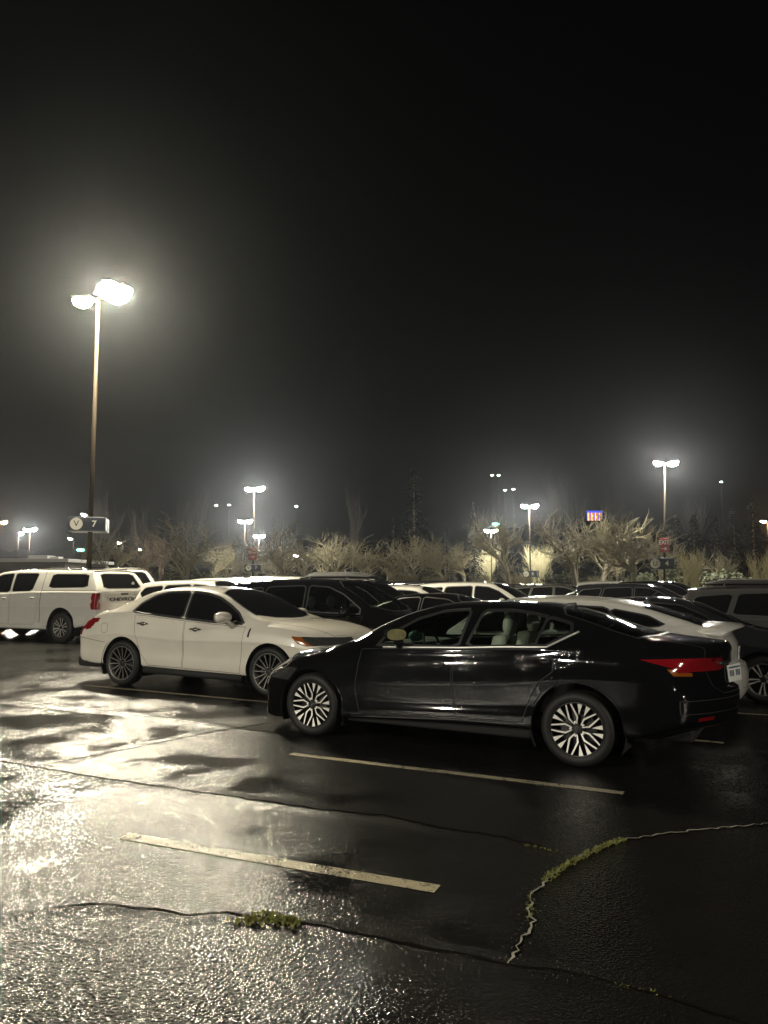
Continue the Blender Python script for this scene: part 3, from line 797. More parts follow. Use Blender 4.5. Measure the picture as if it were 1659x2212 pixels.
CROSSOVER=dict(paint=M['black_paint'],glass=G_SUV,clear_windows=1,step=.055,it=2,
 top=[(0,1.56),(.08,1.62),(.3,1.69),(1.0,1.755),(2.0,1.775),(2.6,1.755),(2.95,1.69),(3.3,1.53),(3.62,1.33),(3.9,1.17),(4.05,1.135),(4.5,1.06),(4.8,.94)],
 crown=[(0,.05),(.5,.06),(2,.06),(2.7,.06),(3.1,.09),(3.6,.10),(3.9,.05),(4.2,.03),(4.8,.04)],
 W=[(0,.90),(.8,.94),(3.6,.945),(4.4,.92),(4.8,.85)],
 belt=[(0,1.08),(.8,1.13),(2,1.11),(3.2,1.08),(3.8,1.05),(4.3,.97),(4.8,.80)],
 yb=[(0,.82),(.8,.87),(3,.88),(3.8,.86),(4.8,.72)],yr=[(0,.66),(.8,.67),(2.4,.68),(2.9,.72),(3.4,.77),(3.8,.81),(4.1,.7),(4.8,.55)],
 bot=[(0,.42),(.6,.36),(1.4,.33),(4,.33),(4.8,.32)],crease=[(0,.86),(4.8,.78)],
 nose=[(.3,-.05),(.5,0),(.75,0),(.95,-.08)],tail=[(.35,.08),(.5,0),(.85,0),(1.0,.06),(1.3,.20),(1.6,.36)],
 sweepF=.36,sweepR=.16,scoop=.03,arch_bot=.34,belly=.24,
 arches=[(.98,.39,.45),(3.76,.39,.45)],wr=.365,rim=.24,ww=.23,wy=.82,spokes='five',wheel_mats=[M['alloy_silver'],M['alloy_dark'],M['alloy_grey']],wseg=32,
 windows=[roundpoly([(2.30,1.63),(2.72,1.60),(3.05,1.47),(3.42,1.22),(3.42,1.14),(2.30,1.165)],1,.07),
          roundpoly([(2.20,1.63),(1.35,1.60),(1.22,1.20),(2.20,1.165)],1,.07),
          roundpoly([(1.24,1.595),(.62,1.54),(.48,1.40),(.66,1.24),(1.12,1.20)],1,.1)],
 frame=.025,
 ws=[(3.62,.74),(3.86,.35),(3.9,0),(3.86,-.35),(3.62,-.74),(3.0,-.66),(2.78,-.4),(2.74,0),(2.78,.4),(3.0,.66)],
 rw=roundpoly([(-.64,1.12),(.64,1.12),(.56,1.52),(-.56,1.52)],1,.1),rw_axis=0,
 lights=[('taillight',1,[(.34,1.12),(.2,.95),(-.3,.93),(-.3,1.12)],M['red_lens'],1),('taillight',0,[(1,.93),(1,1.12),(.56,1.08),(.56,.95)],M['red_lens'],1),
         ('headlight',1,[(4.2,.98),(4.4,.84),(5,.8),(5,.94)],M['clear_lens'],1)],
 panels=[('door',1,[(3.5,1.08),(2.27,1.12),(2.27,.45),(3.28,.43),(3.4,.7)],1),('door',1,[(2.25,1.12),(1.2,1.15),(1.1,.95),(1.3,.75),(1.45,.45),(2.25,.45)],1)],
 handles=[(2.36,2.58,1.0),(1.35,1.57,1.03)],mirror=(3.22,1.06,1.18),mirror_size=(.11,.13,.1),plate_z=.85)
SALOON=dict(paint=M['dark_paint'],glass=G_DARK,step=.06,it=2,
 top=[(0,1.0),(.08,1.06),(.5,1.11),(.9,1.22),(1.35,1.385),(1.9,1.465),(2.4,1.475),(2.85,1.42),(3.25,1.27),(3.7,1.05),(4.0,.99),(4.5,.9),(4.8,.74)],
 crown=[(0,.03),(.5,.04),(1.0,.08),(1.9,.06),(2.8,.07),(3.3,.10),(3.7,.05),(4,.03),(4.8,.03)],
 W=[(0,.87),(.6,.92),(3.6,.925),(4.4,.9),(4.8,.8)],belt=[(0,.92),(.5,1.03),(1,1.05),(2.2,1.03),(3.3,.98),(4,.9),(4.8,.62)],
 yb=[(0,.76),(1,.85),(3,.86),(3.8,.84),(4.8,.7)],yr=[(0,.55),(.6,.63),(1.2,.61),(2.3,.61),(2.8,.64),(3.3,.73),(3.7,.79),(4.0,.68),(4.8,.5)],
 bot=[(0,.34),(.6,.28),(4,.24),(4.8,.2)],crease=[(0,.75),(4.8,.58)],nose=[(.2,-.04),(.4,0),(.6,-.03),(.75,-.12)],tail=[(.3,.08),(.45,0),(.7,0),(.8,.05),(1.05,.04)],
 sweepF=.38,sweepR=.26,scoop=.03,arch_bot=.28,belly=.19,
 arches=[(1.05,.33,.40),(3.82,.33,.40)],wr=.33,rim=.225,ww=.22,wy=.80,spokes='five',wheel_mats=[M['alloy_silver'],M['alloy_dark'],M['alloy_grey']],wseg=32,
 windows=[roundpoly([(2.2,1.39),(2.72,1.35),(3.05,1.21),(3.3,1.03),(2.2,1.06)],1,.08),roundpoly([(2.12,1.39),(1.7,1.365),(1.2,1.22),(1.06,1.12),(2.12,1.065)],1,.1)],
 ws=[(3.5,.68),(3.68,.35),(3.72,0),(3.68,-.35),(3.5,-.68),(2.95,-.58),(2.72,0),(2.95,.58)],
 rw=[(.72,.58),(.64,0),(.72,-.58),(1.25,-.52),(1.36,0),(1.25,.52)],
 lights=[('taillight',1,[(.3,.97),(.2,.85),(-.3,.83),(-.3,.99)],M['red_lens'],1),('taillight',0,[(1,.83),(1,.98),(.5,.95),(.5,.85)],M['red_lens'],1),
         ('headlight',1,[(4.2,.82),(4.45,.68),(5,.62),(5,.76)],M['clear_lens'],1)],
 panels=[('door',1,[(3.4,.955),(2.17,1.01),(2.17,.36),(3.35,.34),(3.42,.6)],1),('door',1,[(2.15,1.01),(1.2,1.04),(1.2,.85),(1.42,.6),(1.5,.36),(2.15,.36)],1)],
 handles=[(2.26,2.48,.9),(1.3,1.52,.94)],mirror=(3.12,1.0,1.04),plate_z=.8)
HEAD_L=R(90+64); HEAD_R=R(-26)
def place(root,ang,anchor,px,dist):
    """stand a car on the ground, turned to ang, so that its point `anchor` lies in column px at a distance"""
    p=at(px,YH,dist)
    a=Vector((anchor[0]*math.cos(ang)-anchor[1]*math.sin(ang),anchor[0]*math.sin(ang)+anchor[1]*math.cos(ang),0))
    root.location=(p.x-a.x,dist-a.y,0); root.rotation_euler=(0,0,ang)
def local(root,x,y,z):
    a=root.rotation_euler.z; return Vector((root.location.x+x*math.cos(a)-y*math.sin(a),root.location.y+x*math.sin(a)+y*math.cos(a),z))
def lay_text(parent,name,body,size,depth,mat,loc,rot,bold=False):
    o=finish(text_bm(body,size,depth,bold),name,mat,parent,False)
    o.location=loc; o.rotation_euler=rot
    return o
TO_REAR=(R(90),0,R(-90))      # lettering that faces the tail (-x)
# ---- black sedan in front
A=R(90+60.8)
black=empty('parked_car',(0,0,0)); tag(black,'black four-door sedan with bright blade-spoke alloy wheels, parked in front','car')
P0=ground(1250,1657)
ca,sa=math.cos(A),math.sin(A); black.scale=(1.022,1,1)
black.location=(P0.x-(1.115*1.022*ca-.87*sa),P0.y-(1.115*1.022*sa+.87*ca),0); black.rotation_euler=(0,0,A)
B=build_car(BLACK_SEDAN,black)
seats(black,dict(mat=M['seat'],front=2.16,rear=1.42,hr=1.25,dash=2.92,dashz=1.03,im=(2.78,1.33)))
x=B.sxr(.33,.985)
o=lay_text(black,'badge','ALTIMA',.075,.004,M['chrome'],(B.sxr(.36,1.03)-.004,.36,1.03),(R(90),R(0),R(-90)))
o.rotation_euler=(R(90),0,R(-90)+math.atan2(B.sxr(.45,1.03)-B.sxr(.27,1.03),.18))
# emblem ring on the boot and the bright bar above the plate
b=bmesh.new(); xx=B.sxr(0,1.02)
tube(b,[(xx-.006,.055*math.cos(a),1.02+.042*math.sin(a)) for a in [2*math.pi*k/20 for k in range(21)]],.007,6,False)
box(b,(xx-.010,-.062,1.013),(xx-.003,.062,1.027))
finish(b,'emblem',M['chrome'],black)
b=bmesh.new()
tube(b,[(B.sxr(y,.955)-.006,y,.955) for y in [-.34+.068*k for k in range(11)]],.018,8)
finish(b,'boot_garnish',M['trim'],black)
b=bmesh.new(); pts=[(1.30,.0,B.sz(1.30,0)),(1.38,0,B.sz(1.38,0)+.01)]
vs=box(b,(1.33,-.035,B.sz(1.4,0)-.03),(1.50,.035,B.sz(1.4,0)+.035),0,.014)
for v in vs:
    if v.co.z>B.sz(1.4,0) and v.co.x>1.42: v.co.z-=.02
finish(b,'roof_antenna',M['trim'],black)
cloth=bmesh.new(); bmesh.ops.create_icosphere(cloth,subdivisions=2,radius=1)
rc=random.Random(3)
for v in cloth.verts: v.co=Vector((v.co.x*.09*rc.uniform(.8,1.2),v.co.y*.12*rc.uniform(.8,1.2),v.co.z*.06*rc.uniform(.8,1.2)))
o=finish(cloth,'crumpled_cloth',pmat('teal_cloth',(.12,.38,.40),.8,noise=.2))
o.location=local(black,3.10,.30,1.095); tag(o,'crumpled teal cloth on the dashboard of the black sedan','cloth')
# ---- white sedan behind it
white=empty('parked_car'); tag(white,'pearl white sedan with black windows and many-spoke grey wheels, facing right','car')
P1=ground(266,1480); A1=R(-26)
ca,sa=math.cos(A1),math.sin(A1)
white.location=(P1.x-(1.13*ca+.90*sa),P1.y-(1.13*sa-.90*ca),0); white.rotation_euler=(0,0,A1)
B=build_car(WHITE_SEDAN,white)
b=bmesh.new(); 
q=[(2.15,.34),(2.75,.34),(2.75,-.34),(2.15,-.34)]
vs=[b.verts.new((x,y,B.sz(x,y)+.006)) for x,y in q]; b.faces.new(vs); finish(b,'sunroof',M['glass_dark'],white,False)
b=bmesh.new()
for k in range(9): box(b,(B.sxf(-.32+.08*k,.72)-.02,-.34+.08*k,.60),(B.sxf(-.32+.08*k,.72)+.012,-.30+.08*k,.86),0,.006)
finish(b,'grille',M['chrome'],white)
# dark lower bumpers and sill
b=bmesh.new()
for sd in (1,-1):
    tube(b,[(1.62,sd*.93,.285),(2.4,sd*.935,.27),(3.56,sd*.935,.25)],.055,8)
box(b,(.02,-.86,.26),(.66,.86,.46),0,.06)
finish(b,'sill_cladding',M['under'],white)
# ---- pickup with canopy
truck=empty('pickup_truck'); tag(truck,'white pickup truck with a windowed canopy over its bed at left','pickup truck')
A2=HEAD_L; P2=ground(131,1389); ca,sa=math.cos(A2),math.sin(A2)
truck.location=(P2.x-(1.22*ca-.98*sa),P2.y-(1.22*sa+.98*ca),0); truck.rotation_euler=(0,0,A2)
B=build_car(PICKUP,truck)
o=lay_text(truck,'lettering','CHEVROLET',.185,.006,M['trim'],(B.sxr(0,1.22)-.008,-.05,1.22),TO_REAR,True)
o.scale=(1.18,.72,1)
b=bmesh.new(); box(b,(B.sxr(0,1.36)-.02,-.14,1.345),(B.sxr(0,1.36)+.01,.14,1.395),0,.012); finish(b,'tailgate_handle',M['trim'],truck)
b=bmesh.new()
pts=[(B.sxr(0,.7)-.10+.10*abs(y/.95)**2.5,y,.60) for y in [-.98+.098*k for k in range(21)]]
for z in (.53,.60,.67): tube(b,[(x,y,z) for x,y,_ in pts],.05,8)
finish(b,'rear_bumper',M['chrome'],truck)
b=bmesh.new(); box(b,(.1,-.2,.34),(.45,.2,.55),0,.03); finish(b,'tow_hitch',M['under'],truck)
b=bmesh.new(); bx=B.sxr(-.45,1.66)-.006
lathe_y(b,[(.001,0),(.06,0)],16); 
o=finish(b,'round_sticker',M['plate'],truck); o.location=(bx,-.45,1.66); o.rotation_euler=(0,0,R(-90))
b=bmesh.new()
for y in (.72,-.72):
    tube(b,[(.5,y,2.075),(3.0,y,2.10)],.016,6)
    for x in (.5,1.3,2.1,3.0): tube(b,[(x,y,2.0),(x,y,2.09)],.014,6)
finish(b,'roof_rail',M['trim'],truck)
# ---- pale liftback with spoiler beyond the black sedan
lift=empty('parked_car'); tag(lift,'pale liftback with a rear spoiler, beside the tail of the black sedan','car')
A3=R(90+62.8); P3=ground(1606,1508,.28); lift.location=(P3.x,P3.y,0); lift.rotation_euler=(0,0,A3)
B=build_car(LIFTBACK,lift)
b=bmesh.new(); n=17; rows=[]
for k in range(n):
    y=-.74+1.48*k/(n-1); q=abs(y/.74); dx=.20*q**2.4
    zt=1.172-.075*q**4
    rows.append([b.verts.new((x+dx,y,z)) for x,z in ((-.05,zt-.010),(-.02,zt+.014),(.16,zt+.026),(.46,zt+.035),(.46,zt-.03),(.0,zt-.035))])
for a,c in zip(rows,rows[1:]):
    for i in range(6): b.faces.new((a[i],a[(i+1)%6],c[(i+1)%6],c[i]))
b.faces.new(rows[0][::-1]); b.faces.new(rows[-1]); bmesh.ops.recalc_face_normals(b,faces=b.faces[:])
finish(b,'spoiler',M['white_paint'],lift)
b=bmesh.new(); tube(b,[(1.15,0,B.sz(1.15,0)),(1.10,0,B.sz(1.1,0)+.03),(.95,0,B.sz(1.15,0)+.16)],[.02,.008,.004],6); finish(b,'roof_antenna',M['trim'],lift)
b=bmesh.new(); tube(b,[(.55,.0,B.sz(.55,0)+.012),(.62,.1,B.sz(.62,.1)+.014),(.85,.42,B.sz(.85,.42)+.012)],[.014,.009,.007],6); finish(b,'rear_wiper',M['trim'],lift)
# ---- crossover, black with a pale cabin, next to the white sedan
suv=empty('parked_car'); tag(suv,'black crossover with a pale cabin seen through its windscreen, behind the white sedan','car')
place(suv,HEAD_R,(3.62,-.80,1.15),800,13.9)
build_car(CROSSOVER,suv)
seats(suv,dict(mat=M['seat_pale'],front=2.35,rear=1.45,hr=1.32,dash=3.05,dashz=1.12,im=(2.95,1.52)))
saloon=empty('parked_car'); tag(saloon,'rain-beaded dark sedan beside the pale liftback, at the right edge','car')
place(saloon,HEAD_R,(3.82,-.90,0),1640,10.95)
build_car(SALOON,saloon)
# ---------------------------------------------------------------- other cars of the lot: copies of the kinds above
SKIP_PARTS={'seat','dashboard','steering_wheel','cabin_floor','rear_view_mirror','lettering','tow_hitch','round_sticker','number_plate'}
def copy_car(src,label,swap,ang,anchor,px,dist,sz=1.0,group=None):
    c=src.copy(); link(c); c.parent=None
    for k in kids(src):
        if k.name.split('.')[0] not in SKIP_PARTS: copy_tree(k,c,swap)
    place(c,ang,anchor,px,dist); c.scale=(1,1,sz)
    c['label']=label
    if 'group' in c: del c['group']
    c['group']='cars parked in the rows behind'
    return c
DARKG={'clear_glass':M['glass_dark'],'tinted_glass':M['glass_dark']}
def sw(p,d=None):
    r=dict(DARKG); r.update({'black_paint':M[p],'dark_paint':M[p],'white_paint':M[p]}); return r
van=copy_car(suv,'dark grey wagon with a black roof box, cut off by the right edge',sw('grey_paint'),HEAD_R,(0,0,0),1440,15.6,.925)
c=copy_car(saloon,'low white saloon with an arched roof, beyond the roof of the pale liftback',sw('white_paint'),HEAD_R,(2.4,0,0),1305,29)
c=copy_car(suv,'white crossover side-on above the roof of the black sedan',sw('white_paint'),HEAD_R,(2.4,0,0),1050,24,.97)
c=copy_car(lift,'small white hatchback between the black crossover and the white crossover',sw('white_paint'),HEAD_R,(2.3,0,0),885,22.3,1.06)
for k in kids(c):
    if k.name.startswith(('spoiler','roof_antenna','rear_wiper')): bpy.data.objects.remove(k)
c=copy_car(saloon,'black saloon just behind the bonnet of the black sedan',sw('black_paint'),HEAD_R,(2.4,0,0),960,16.3)
boxcar=copy_car(suv,'black crossover carrying a rounded roof box, behind the nearer black crossover',sw('black_paint'),HEAD_R,(2.4,0,0),772,20.2,1.0)
c=copy_car(suv,'white wagon whose roof shows over the black crossover',sw('white_paint'),HEAD_R,(2.4,0,0),640,24.6,1.07)
c=copy_car(suv,'silver wagon below the red exit sign',sw('silver_paint'),HEAD_R,(2.4,0,0),515,28.5,1.06)
c=copy_car(suv,'white wagon directly behind the roof of the pearl white sedan',sw('white_paint'),HEAD_R,(2.4,0,0),462,21.2,1.0)
c=copy_car(truck,'tall white vehicle with a rear window, beyond the canopy of the white pickup',sw('white_paint'),HEAD_L,(0,-.95,0),337,25.2,1.045)
c=copy_car(suv,'grey wagon behind the white crossover and the white saloon',sw('grey_paint'),HEAD_R,(2.4,0,0),1212,34,.92)
c=copy_car(suv,'dark wagon beyond the windscreen of the low white saloon',sw('dark_paint'),HEAD_R,(2.4,0,0),1385,25.5,.94)
c=copy_car(suv,'dark wagon under the round sign of the right lamp post',sw('black_paint'),HEAD_R,(2.4,0,0),1440,34,1.0)
c=copy_car(suv,'white wagon behind the small white hatchback',sw('white_paint'),HEAD_R,(2.4,0,0),800,31.5,1.06)
c=copy_car(suv,'dark wagon between the small white hatchback and the white crossover',sw('dark_paint'),HEAD_R,(2.4,0,0),955,28,1.0)
c=copy_car(saloon,'dark saloon in the last row below the pale coppiced trees',sw('grey_paint'),HEAD_R,(2.4,0,0),1120,42,1.1)
c=copy_car(suv,'silver wagon in the last row near the right lamp post',sw('silver_paint'),HEAD_R,(2.4,0,0),1330,43,1.0)
c=copy_car(suv,'black wagon in the last row left of the red exit sign',sw('black_paint'),HEAD_R,(2.4,0,0),420,36,1.02)
c=copy_car(suv,'grey wagon in the last row behind the roof box',sw('grey_paint'),HEAD_R,(2.4,0,0),700,38,1.06)
def roofbox(root,x0,x1,y0,y1,z,h,m):
    b=bmesh.new(); rows=[]
    for k in range(15):
        t=k/14; x=x0+(x1-x0)*t; s=min(1,(t/.12)**.5 if t<.12 else 1, ((1-t)/.35)**.6 if t>.65 else 1); s=max(s,.18)
        hw=(y1-y0)/2*(.7+.3*s); yc=(y0+y1)/2
        rows.append([b.verts.new((x,yc+hw*math.cos(a)*1.0,z+.05+max(0,h*s*math.sin(a))**1 if math.sin(a)>0 else z+.05+.04*math.sin(a))) for a in [2*math.pi*q/16 for q in range(16)]])
    for a,c in zip(rows,rows[1:]):
        for i in range(16): b.faces.new((a[i],a[(i+1)%16],c[(i+1)%16],c[i]))
    b.faces.new(rows[0]); b.faces.new(rows[-1][::-1]); bmesh.ops.recalc_face_normals(b,faces=b.faces[:])
    finish(b,'roof_box',m,root)
    b=bmesh.new()
    for x in (x0+.35,x1-.6):
        tube(b,[(x,-.62,z-.03),(x,-.60,z+.03),(x,.60,z+.03),(x,.62,z-.03)],.016,6)
    for sd in (1,-1): tube(b,[(.6,sd*.63,z-.04),(1.2,sd*.64,z),(2.3,sd*.64,z),(2.7,sd*.63,z-.04)],.016,6)
    finish(b,'roof_rail',M['trim'],root)
roofbox(boxcar,.95,3.0,-.45,.35,1.78,.15,M['under'])
roofbox(van,.75,3.6,-.5,.5,1.76,.10,M['under'])
# ---------------------------------------------------------------- ground
def ground_mat(kind='asphalt'):
    m,nt,b=newmat({'asphalt':'wet_asphalt','ridge':'rough_asphalt','line':'worn_line_paint'}[kind]); L=nt.links.new
    tc=nt.nodes.new('ShaderNodeTexCoord'); V=tc.outputs['Object']
    def noise(sc,det=3,rough=.55):
        n=nt.nodes.new('ShaderNodeTexNoise'); n.inputs['Scale'].default_value=sc; n.inputs['Detail'].default_value=det; n.inputs['Roughness'].default_value=rough
        L(V,n.inputs['Vector']); return n.outputs['Fac']
    def mr(v,a,b_,c=0,d=1,sm=True):
        n=nt.nodes.new('ShaderNodeMapRange'); n.inputs['From Min'].default_value=a; n.inputs['From Max'].default_value=b_; n.inputs['To Min'].default_value=c; n.inputs['To Max'].default_value=d
        if sm: n.interpolation_type='SMOOTHSTEP'
        L(v,n.inputs['Value']); return n.outputs[0]
    def mt(op,a,b_):
        n=nt.nodes.new('ShaderNodeMath'); n.operation=op
        for i,q in enumerate((a,b_)):
            if isinstance(q,(int,float)): n.inputs[i].default_value=q
            else: L(q,n.inputs[i])
        return n.outputs[0]
    grain=noise(68,1,.5); coarse=noise(26,3,.6)
    agg=nt.nodes.new('ShaderNodeTexVoronoi'); agg.inputs['Scale'].default_value=76; L(V,agg.inputs['Vector'])
    # water lies in the hollows; stones poke through along its edge
    big=noise(.38,3,.55); mid=noise(1.5,6,.62)
    lev=mt('ADD',mt('ADD',mt('MULTIPLY',big,.55),mt('MULTIPLY',mid,.45)),mt('MULTIPLY',mt('SUBTRACT',coarse,.5),.34))
    sp=nt.nodes.new('ShaderNodeSeparateXYZ'); L(V,sp.inputs[0])
    near=mr(sp.outputs['Y'],4.3,6.5,-.05,.012)
    wet=mr(mt('ADD',lev,near),.48,.61) if kind=='asphalt' else mt('MULTIPLY',lev,0.0)
    hgt=mt('ADD',mt('MULTIPLY',agg.outputs['Distance'],.8),mt('ADD',mt('MULTIPLY',grain,.7),mt('MULTIPLY',coarse,.32)))
    bp=nt.nodes.new('ShaderNodeBump'); bp.inputs['Distance'].default_value=.011
    L(hgt,bp.inputs['Height']); L(mr(wet,0,1,.47,.09,False),bp.inputs['Strength'])
    L(bp.outputs['Normal'],b.inputs['Normal'])
    L(mr(wet,0,1,.205,.13,False),b.inputs['Roughness'])
    mx=nt.nodes.new('ShaderNodeMix'); mx.data_type='RGBA'
    if kind=='line':
        worn=mr(mt('ADD',noise(60,4,.6),noise(5,4,.6)),.80,.98)
        mx.inputs[6].default_value=(.05,.047,.04,1); mx.inputs[7].default_value=(.34,.30,.20,1); L(worn,mx.inputs[0])
    else:
        mx.inputs[6].default_value=(.0045,.0044,.004,1); mx.inputs[7].default_value=(.011,.0105,.0095,1); L(noise(3.1,5,.65),mx.inputs[0])
    L(mx.outputs[2],b.inputs['Base Color'])
    b.inputs['Specular IOR Level'].default_value=.5; b.inputs['IOR'].default_value=1.40
    return m
def sheet(name,pts,z,mat,kind='structure'):
    b=bmesh.new(); b.faces.new([b.verts.new((x,y,z)) for x,y in pts]); bmesh.ops.recalc_face_normals(b,faces=b.faces[:])
    if b.faces[:][0].normal.z<0: bmesh.ops.reverse_faces(b,faces=b.faces[:])
    o=finish(b,name,mat,None,False); o['kind']=kind; return o
ASPH=ground_mat()
sheet('ground',[(-420,-60),(420,-60),(420,420),(-420,420)],0,ASPH)
grassm=pmat('rough_grass',(.045,.05,.018),.9,noise=.6,nscale=2.5,bump=.8,bscale=25)
sheet('grass_verge',[(-300,58),(300,50),(300,300),(-300,300)],.03,grassm)
# painted lines
LINE=ground_mat('line')
def stripe(a,b_,w=.10):
    d=(b_-a); d.normalize(); s=Vector((-d.y,d.x,0))*w/2
    sheet('parking_line',[(p.x,p.y) for p in (a+s,b_+s,b_-s,a-s)],.004,LINE)
u=Vector((math.sin(R(64)),-math.cos(R(64)),0))
e1=ground(1347,1714); stripe(ground(628,1629),e1)
e2=ground(945,1921.5); s2=ground(560,1852); d2=(e2-s2).normalized(); stripe(ground(270,1807),e2,.115)
e3=ground(1564,1605.5); stripe(ground(1467,1595.5)-u*.4,e3); stripe(ground(186,1481),ground(600,1519))
nn=Vector((u.y*-1,u.x,0))
for k,(px,py,ln) in enumerate([(1700,1548,9.6),(1900,1515,9.6)]):
    e=ground(px,py); stripe(e-u*ln,e)
for px,py in ((20,1376),(420,1385)):
    e=ground(px,py); stripe(e-u*3.5,e+u*1.2)
# seams and cracks in the paving
rr_=random.Random(11)
def crack_pts(px,seg=.06,jit=.012):
    g=[ground(x,y) for x,y in px]; out=[]
    for a,b_ in zip(g,g[1:]):
        n=max(1,int((b_-a).length/seg)); d=(b_-a).normalized(); s=Vector((-d.y,d.x,0))
        for k in range(n): out.append(a.lerp(b_,k/n)+s*rr_.uniform(-jit,jit))
    out.append(g[-1]); return out
def ribbon(name,pts,w0,w1,z,mat,taper=True):
    b=bmesh.new(); rows=[]
    for i,p in enumerate(pts):
        d=(pts[min(i+1,len(pts)-1)]-pts[max(0,i-1)]).normalized(); s=Vector((-d.y,d.x,0))
        w=rr_.uniform(w0,w1)
        if taper and (i<3 or i>len(pts)-4): w*=.3
        rows.append((b.verts.new(p+s*w/2+Vector((0,0,z))),b.verts.new(p-s*w/2+Vector((0,0,z)))))
    for a,c in zip(rows,rows[1:]): b.faces.new((a[0],a[1],c[1],c[0]))
    bmesh.ops.recalc_face_normals(b,faces=b.faces[:])
    if sum(f.normal.z for f in b.faces)<0: bmesh.ops.reverse_faces(b,faces=b.faces[:])
    o=finish(b,name,mat,None,False); o['kind']='structure'; return o
SEAMM=ground_mat('ridge')
CRACKM=pmat('crack_dirt',(.006,.006,.005),.9,spec=0)
WATERM=pmat('painted_crack_sheen',(.24,.23,.19),.3,spec=.6,bump=1.0,bscale=45)  # pale base colour stands in for lamplight reflected by water in the crack
MOSSM=pmat('moss',(.12,.125,.022),.75,noise=.5,nscale=25)
c1=[(-40,1640),(75,1660),(250,1688),(450,1717),(700,1753),(829,1764),(953,1791),(1093,1813),(1172,1833),(1242,1853)]
c2=[(-40,1678),(72,1659),(250,1624),(380,1598),(450,1584),(600,1561)]
c4=[(-30,1987),(0,1984),(90,1967),(190,1956),(310,1964),(400,1979),(490,1974),(560,1990),(670,2002),(725,2009),(829,2031),(979,2061),(1094,2086),(1279,2111),(1329,2131),(1454,2161),(1579,2203),(1700,2235)]
c3=[(1750,1768),(1659,1780),(1450,1800),(1340,1816),(1260,1850),(1190,1890),(1183,1905),(1150,1935),(1142,1965),(1152,1990),(1125,2040),(1095,2085)]
c5=[(-30,1512),(100,1524),(260,1541),(450,1566),(620,1590)]
c6=[(0,1996),(90,2013),(170,2031),(230,2037),(290,2034)]
def ridge(name,pts,w,h,mat):
    """low swelling of the paving either side of a crack"""
    b=bmesh.new(); rows=[]; n=8; ww=w
    for i,p in enumerate(pts):
        d=(pts[min(i+3,len(pts)-1)]-pts[max(0,i-3)]).normalized(); s=Vector((-d.y,d.x,0))
        ww=max(w*.6,min(w*1.3,ww+rr_.uniform(-.01,.01))); e=min(1,i/6,(len(pts)-1-i)/6)
        rows.append([b.verts.new(p+s*ww*(k/n-.5)+Vector((0,0,.0005+h*e*(.5-.5*math.cos(2*math.pi*k/n))))) for k in range(n+1)])
    for a,c in zip(rows,rows[1:]):
        for k in range(n): b.faces.new((a[k],a[k+1],c[k+1],c[k]))
    bmesh.ops.recalc_face_normals(b,faces=b.faces[:])
    if sum(f.normal.z for f in b.faces)<0: bmesh.ops.reverse_faces(b,faces=b.faces[:])
    o=finish(b,name,mat); o['kind']='structure'
for q,w,h,cw in ((c1,.30,.010,(.013,.026)),(c2,.26,.009,(.013,.026)),(c4,.16,.006,(.010,.020)),(c5,.3,.009,(.006,.014))):
    P=crack_pts(q); ridge('pavement_ridge',crack_pts(q,.06,.004),w,h,SEAMM); ribbon('pavement_crack',P,*cw,h+.004,CRACKM)
ribbon('pavement_crack',crack_pts(c6),.004,.009,.005,CRACKM)
P=crack_pts(c3,.035,.016); ribbon('pavement_crack',P,.014,.030,.004,CRACKM); ribbon('crack_water_sheen',P,.004,.016,.0065,WATERM,False)
# moss along the cracks
def moss(name,spots,label,n,h,sp):
    b=bmesh.new(); r=random.Random(len(label))
    for c,wx,wy in spots:
        for k in range(int(n*wx*wy*400)):
            a=r.uniform(0,6.283); q=r.uniform(0,1)**.6
            x=c.x+math.cos(a)*q*wx*r.uniform(.8,1.15); y=c.y+math.sin(a)*q*wy*r.uniform(.8,1.15)
            hh=h*(1.15-q*.9)*r.uniform(.5,1.25)
            for t in range(3):
                an=r.uniform(0,6.283); l=r.uniform(.006,.016)*sp; up=Vector((math.cos(an),math.sin(an),r.uniform(.3,1.4))).normalized()
                p=Vector((x,y,max(.004,hh*r.uniform(.4,1)))); s=up.cross(Vector((r.uniform(-1,1),r.uniform(-1,1),r.uniform(-1,1)))).normalized()*l*.45
                b.faces.new([b.verts.new(v) for v in (p-s,p+s,p+up*l*1.3)])
    o=finish(b,name,MOSSM,None,False); tag(o,label,'moss'); return o
g=ground
moss('moss_patch',[(g(525,1992),.075,.05),(g(570,1984),.09,.05),(g(607,1992),.085,.055),(g(635,2002),.05,.04),(g(548,1998),.07,.04),(g(590,1999),.07,.04),(g(545,1990),.09,.05),(g(622,1998),.08,.05)],'thick green moss cushion on the crack in the bright left foreground',13,.035,1.3)
moss('moss_strip',[(p,.040,.026) for p in crack_pts([(1345,1815),(1300,1831),(1262,1850),(1225,1871),(1192,1889),(1184,1902)],.018,.006)],'long strip of green moss along the forked crack, right foreground',16,.014,1)
moss('moss_strip',[(p,.024,.016) for p in crack_pts([(1135,1827),(1172,1834),(1208,1842)],.016,.006)],'short strip of moss on the crack left of the fork',16,.010,1)
moss('moss_strip',[(p,.020,.016) for p in crack_pts([(1150,1934),(1143,1955),(1148,1985)],.014,.006)],'small moss tufts beside the wet crack below the fork',14,.012,1)
moss('moss_strip',[(p,.022,.014) for p in crack_pts([(1335,2131),(1400,2146),(1440,2157)],.02,.008)],'sparse moss tufts on the crack at the bottom right',10,.014,1)
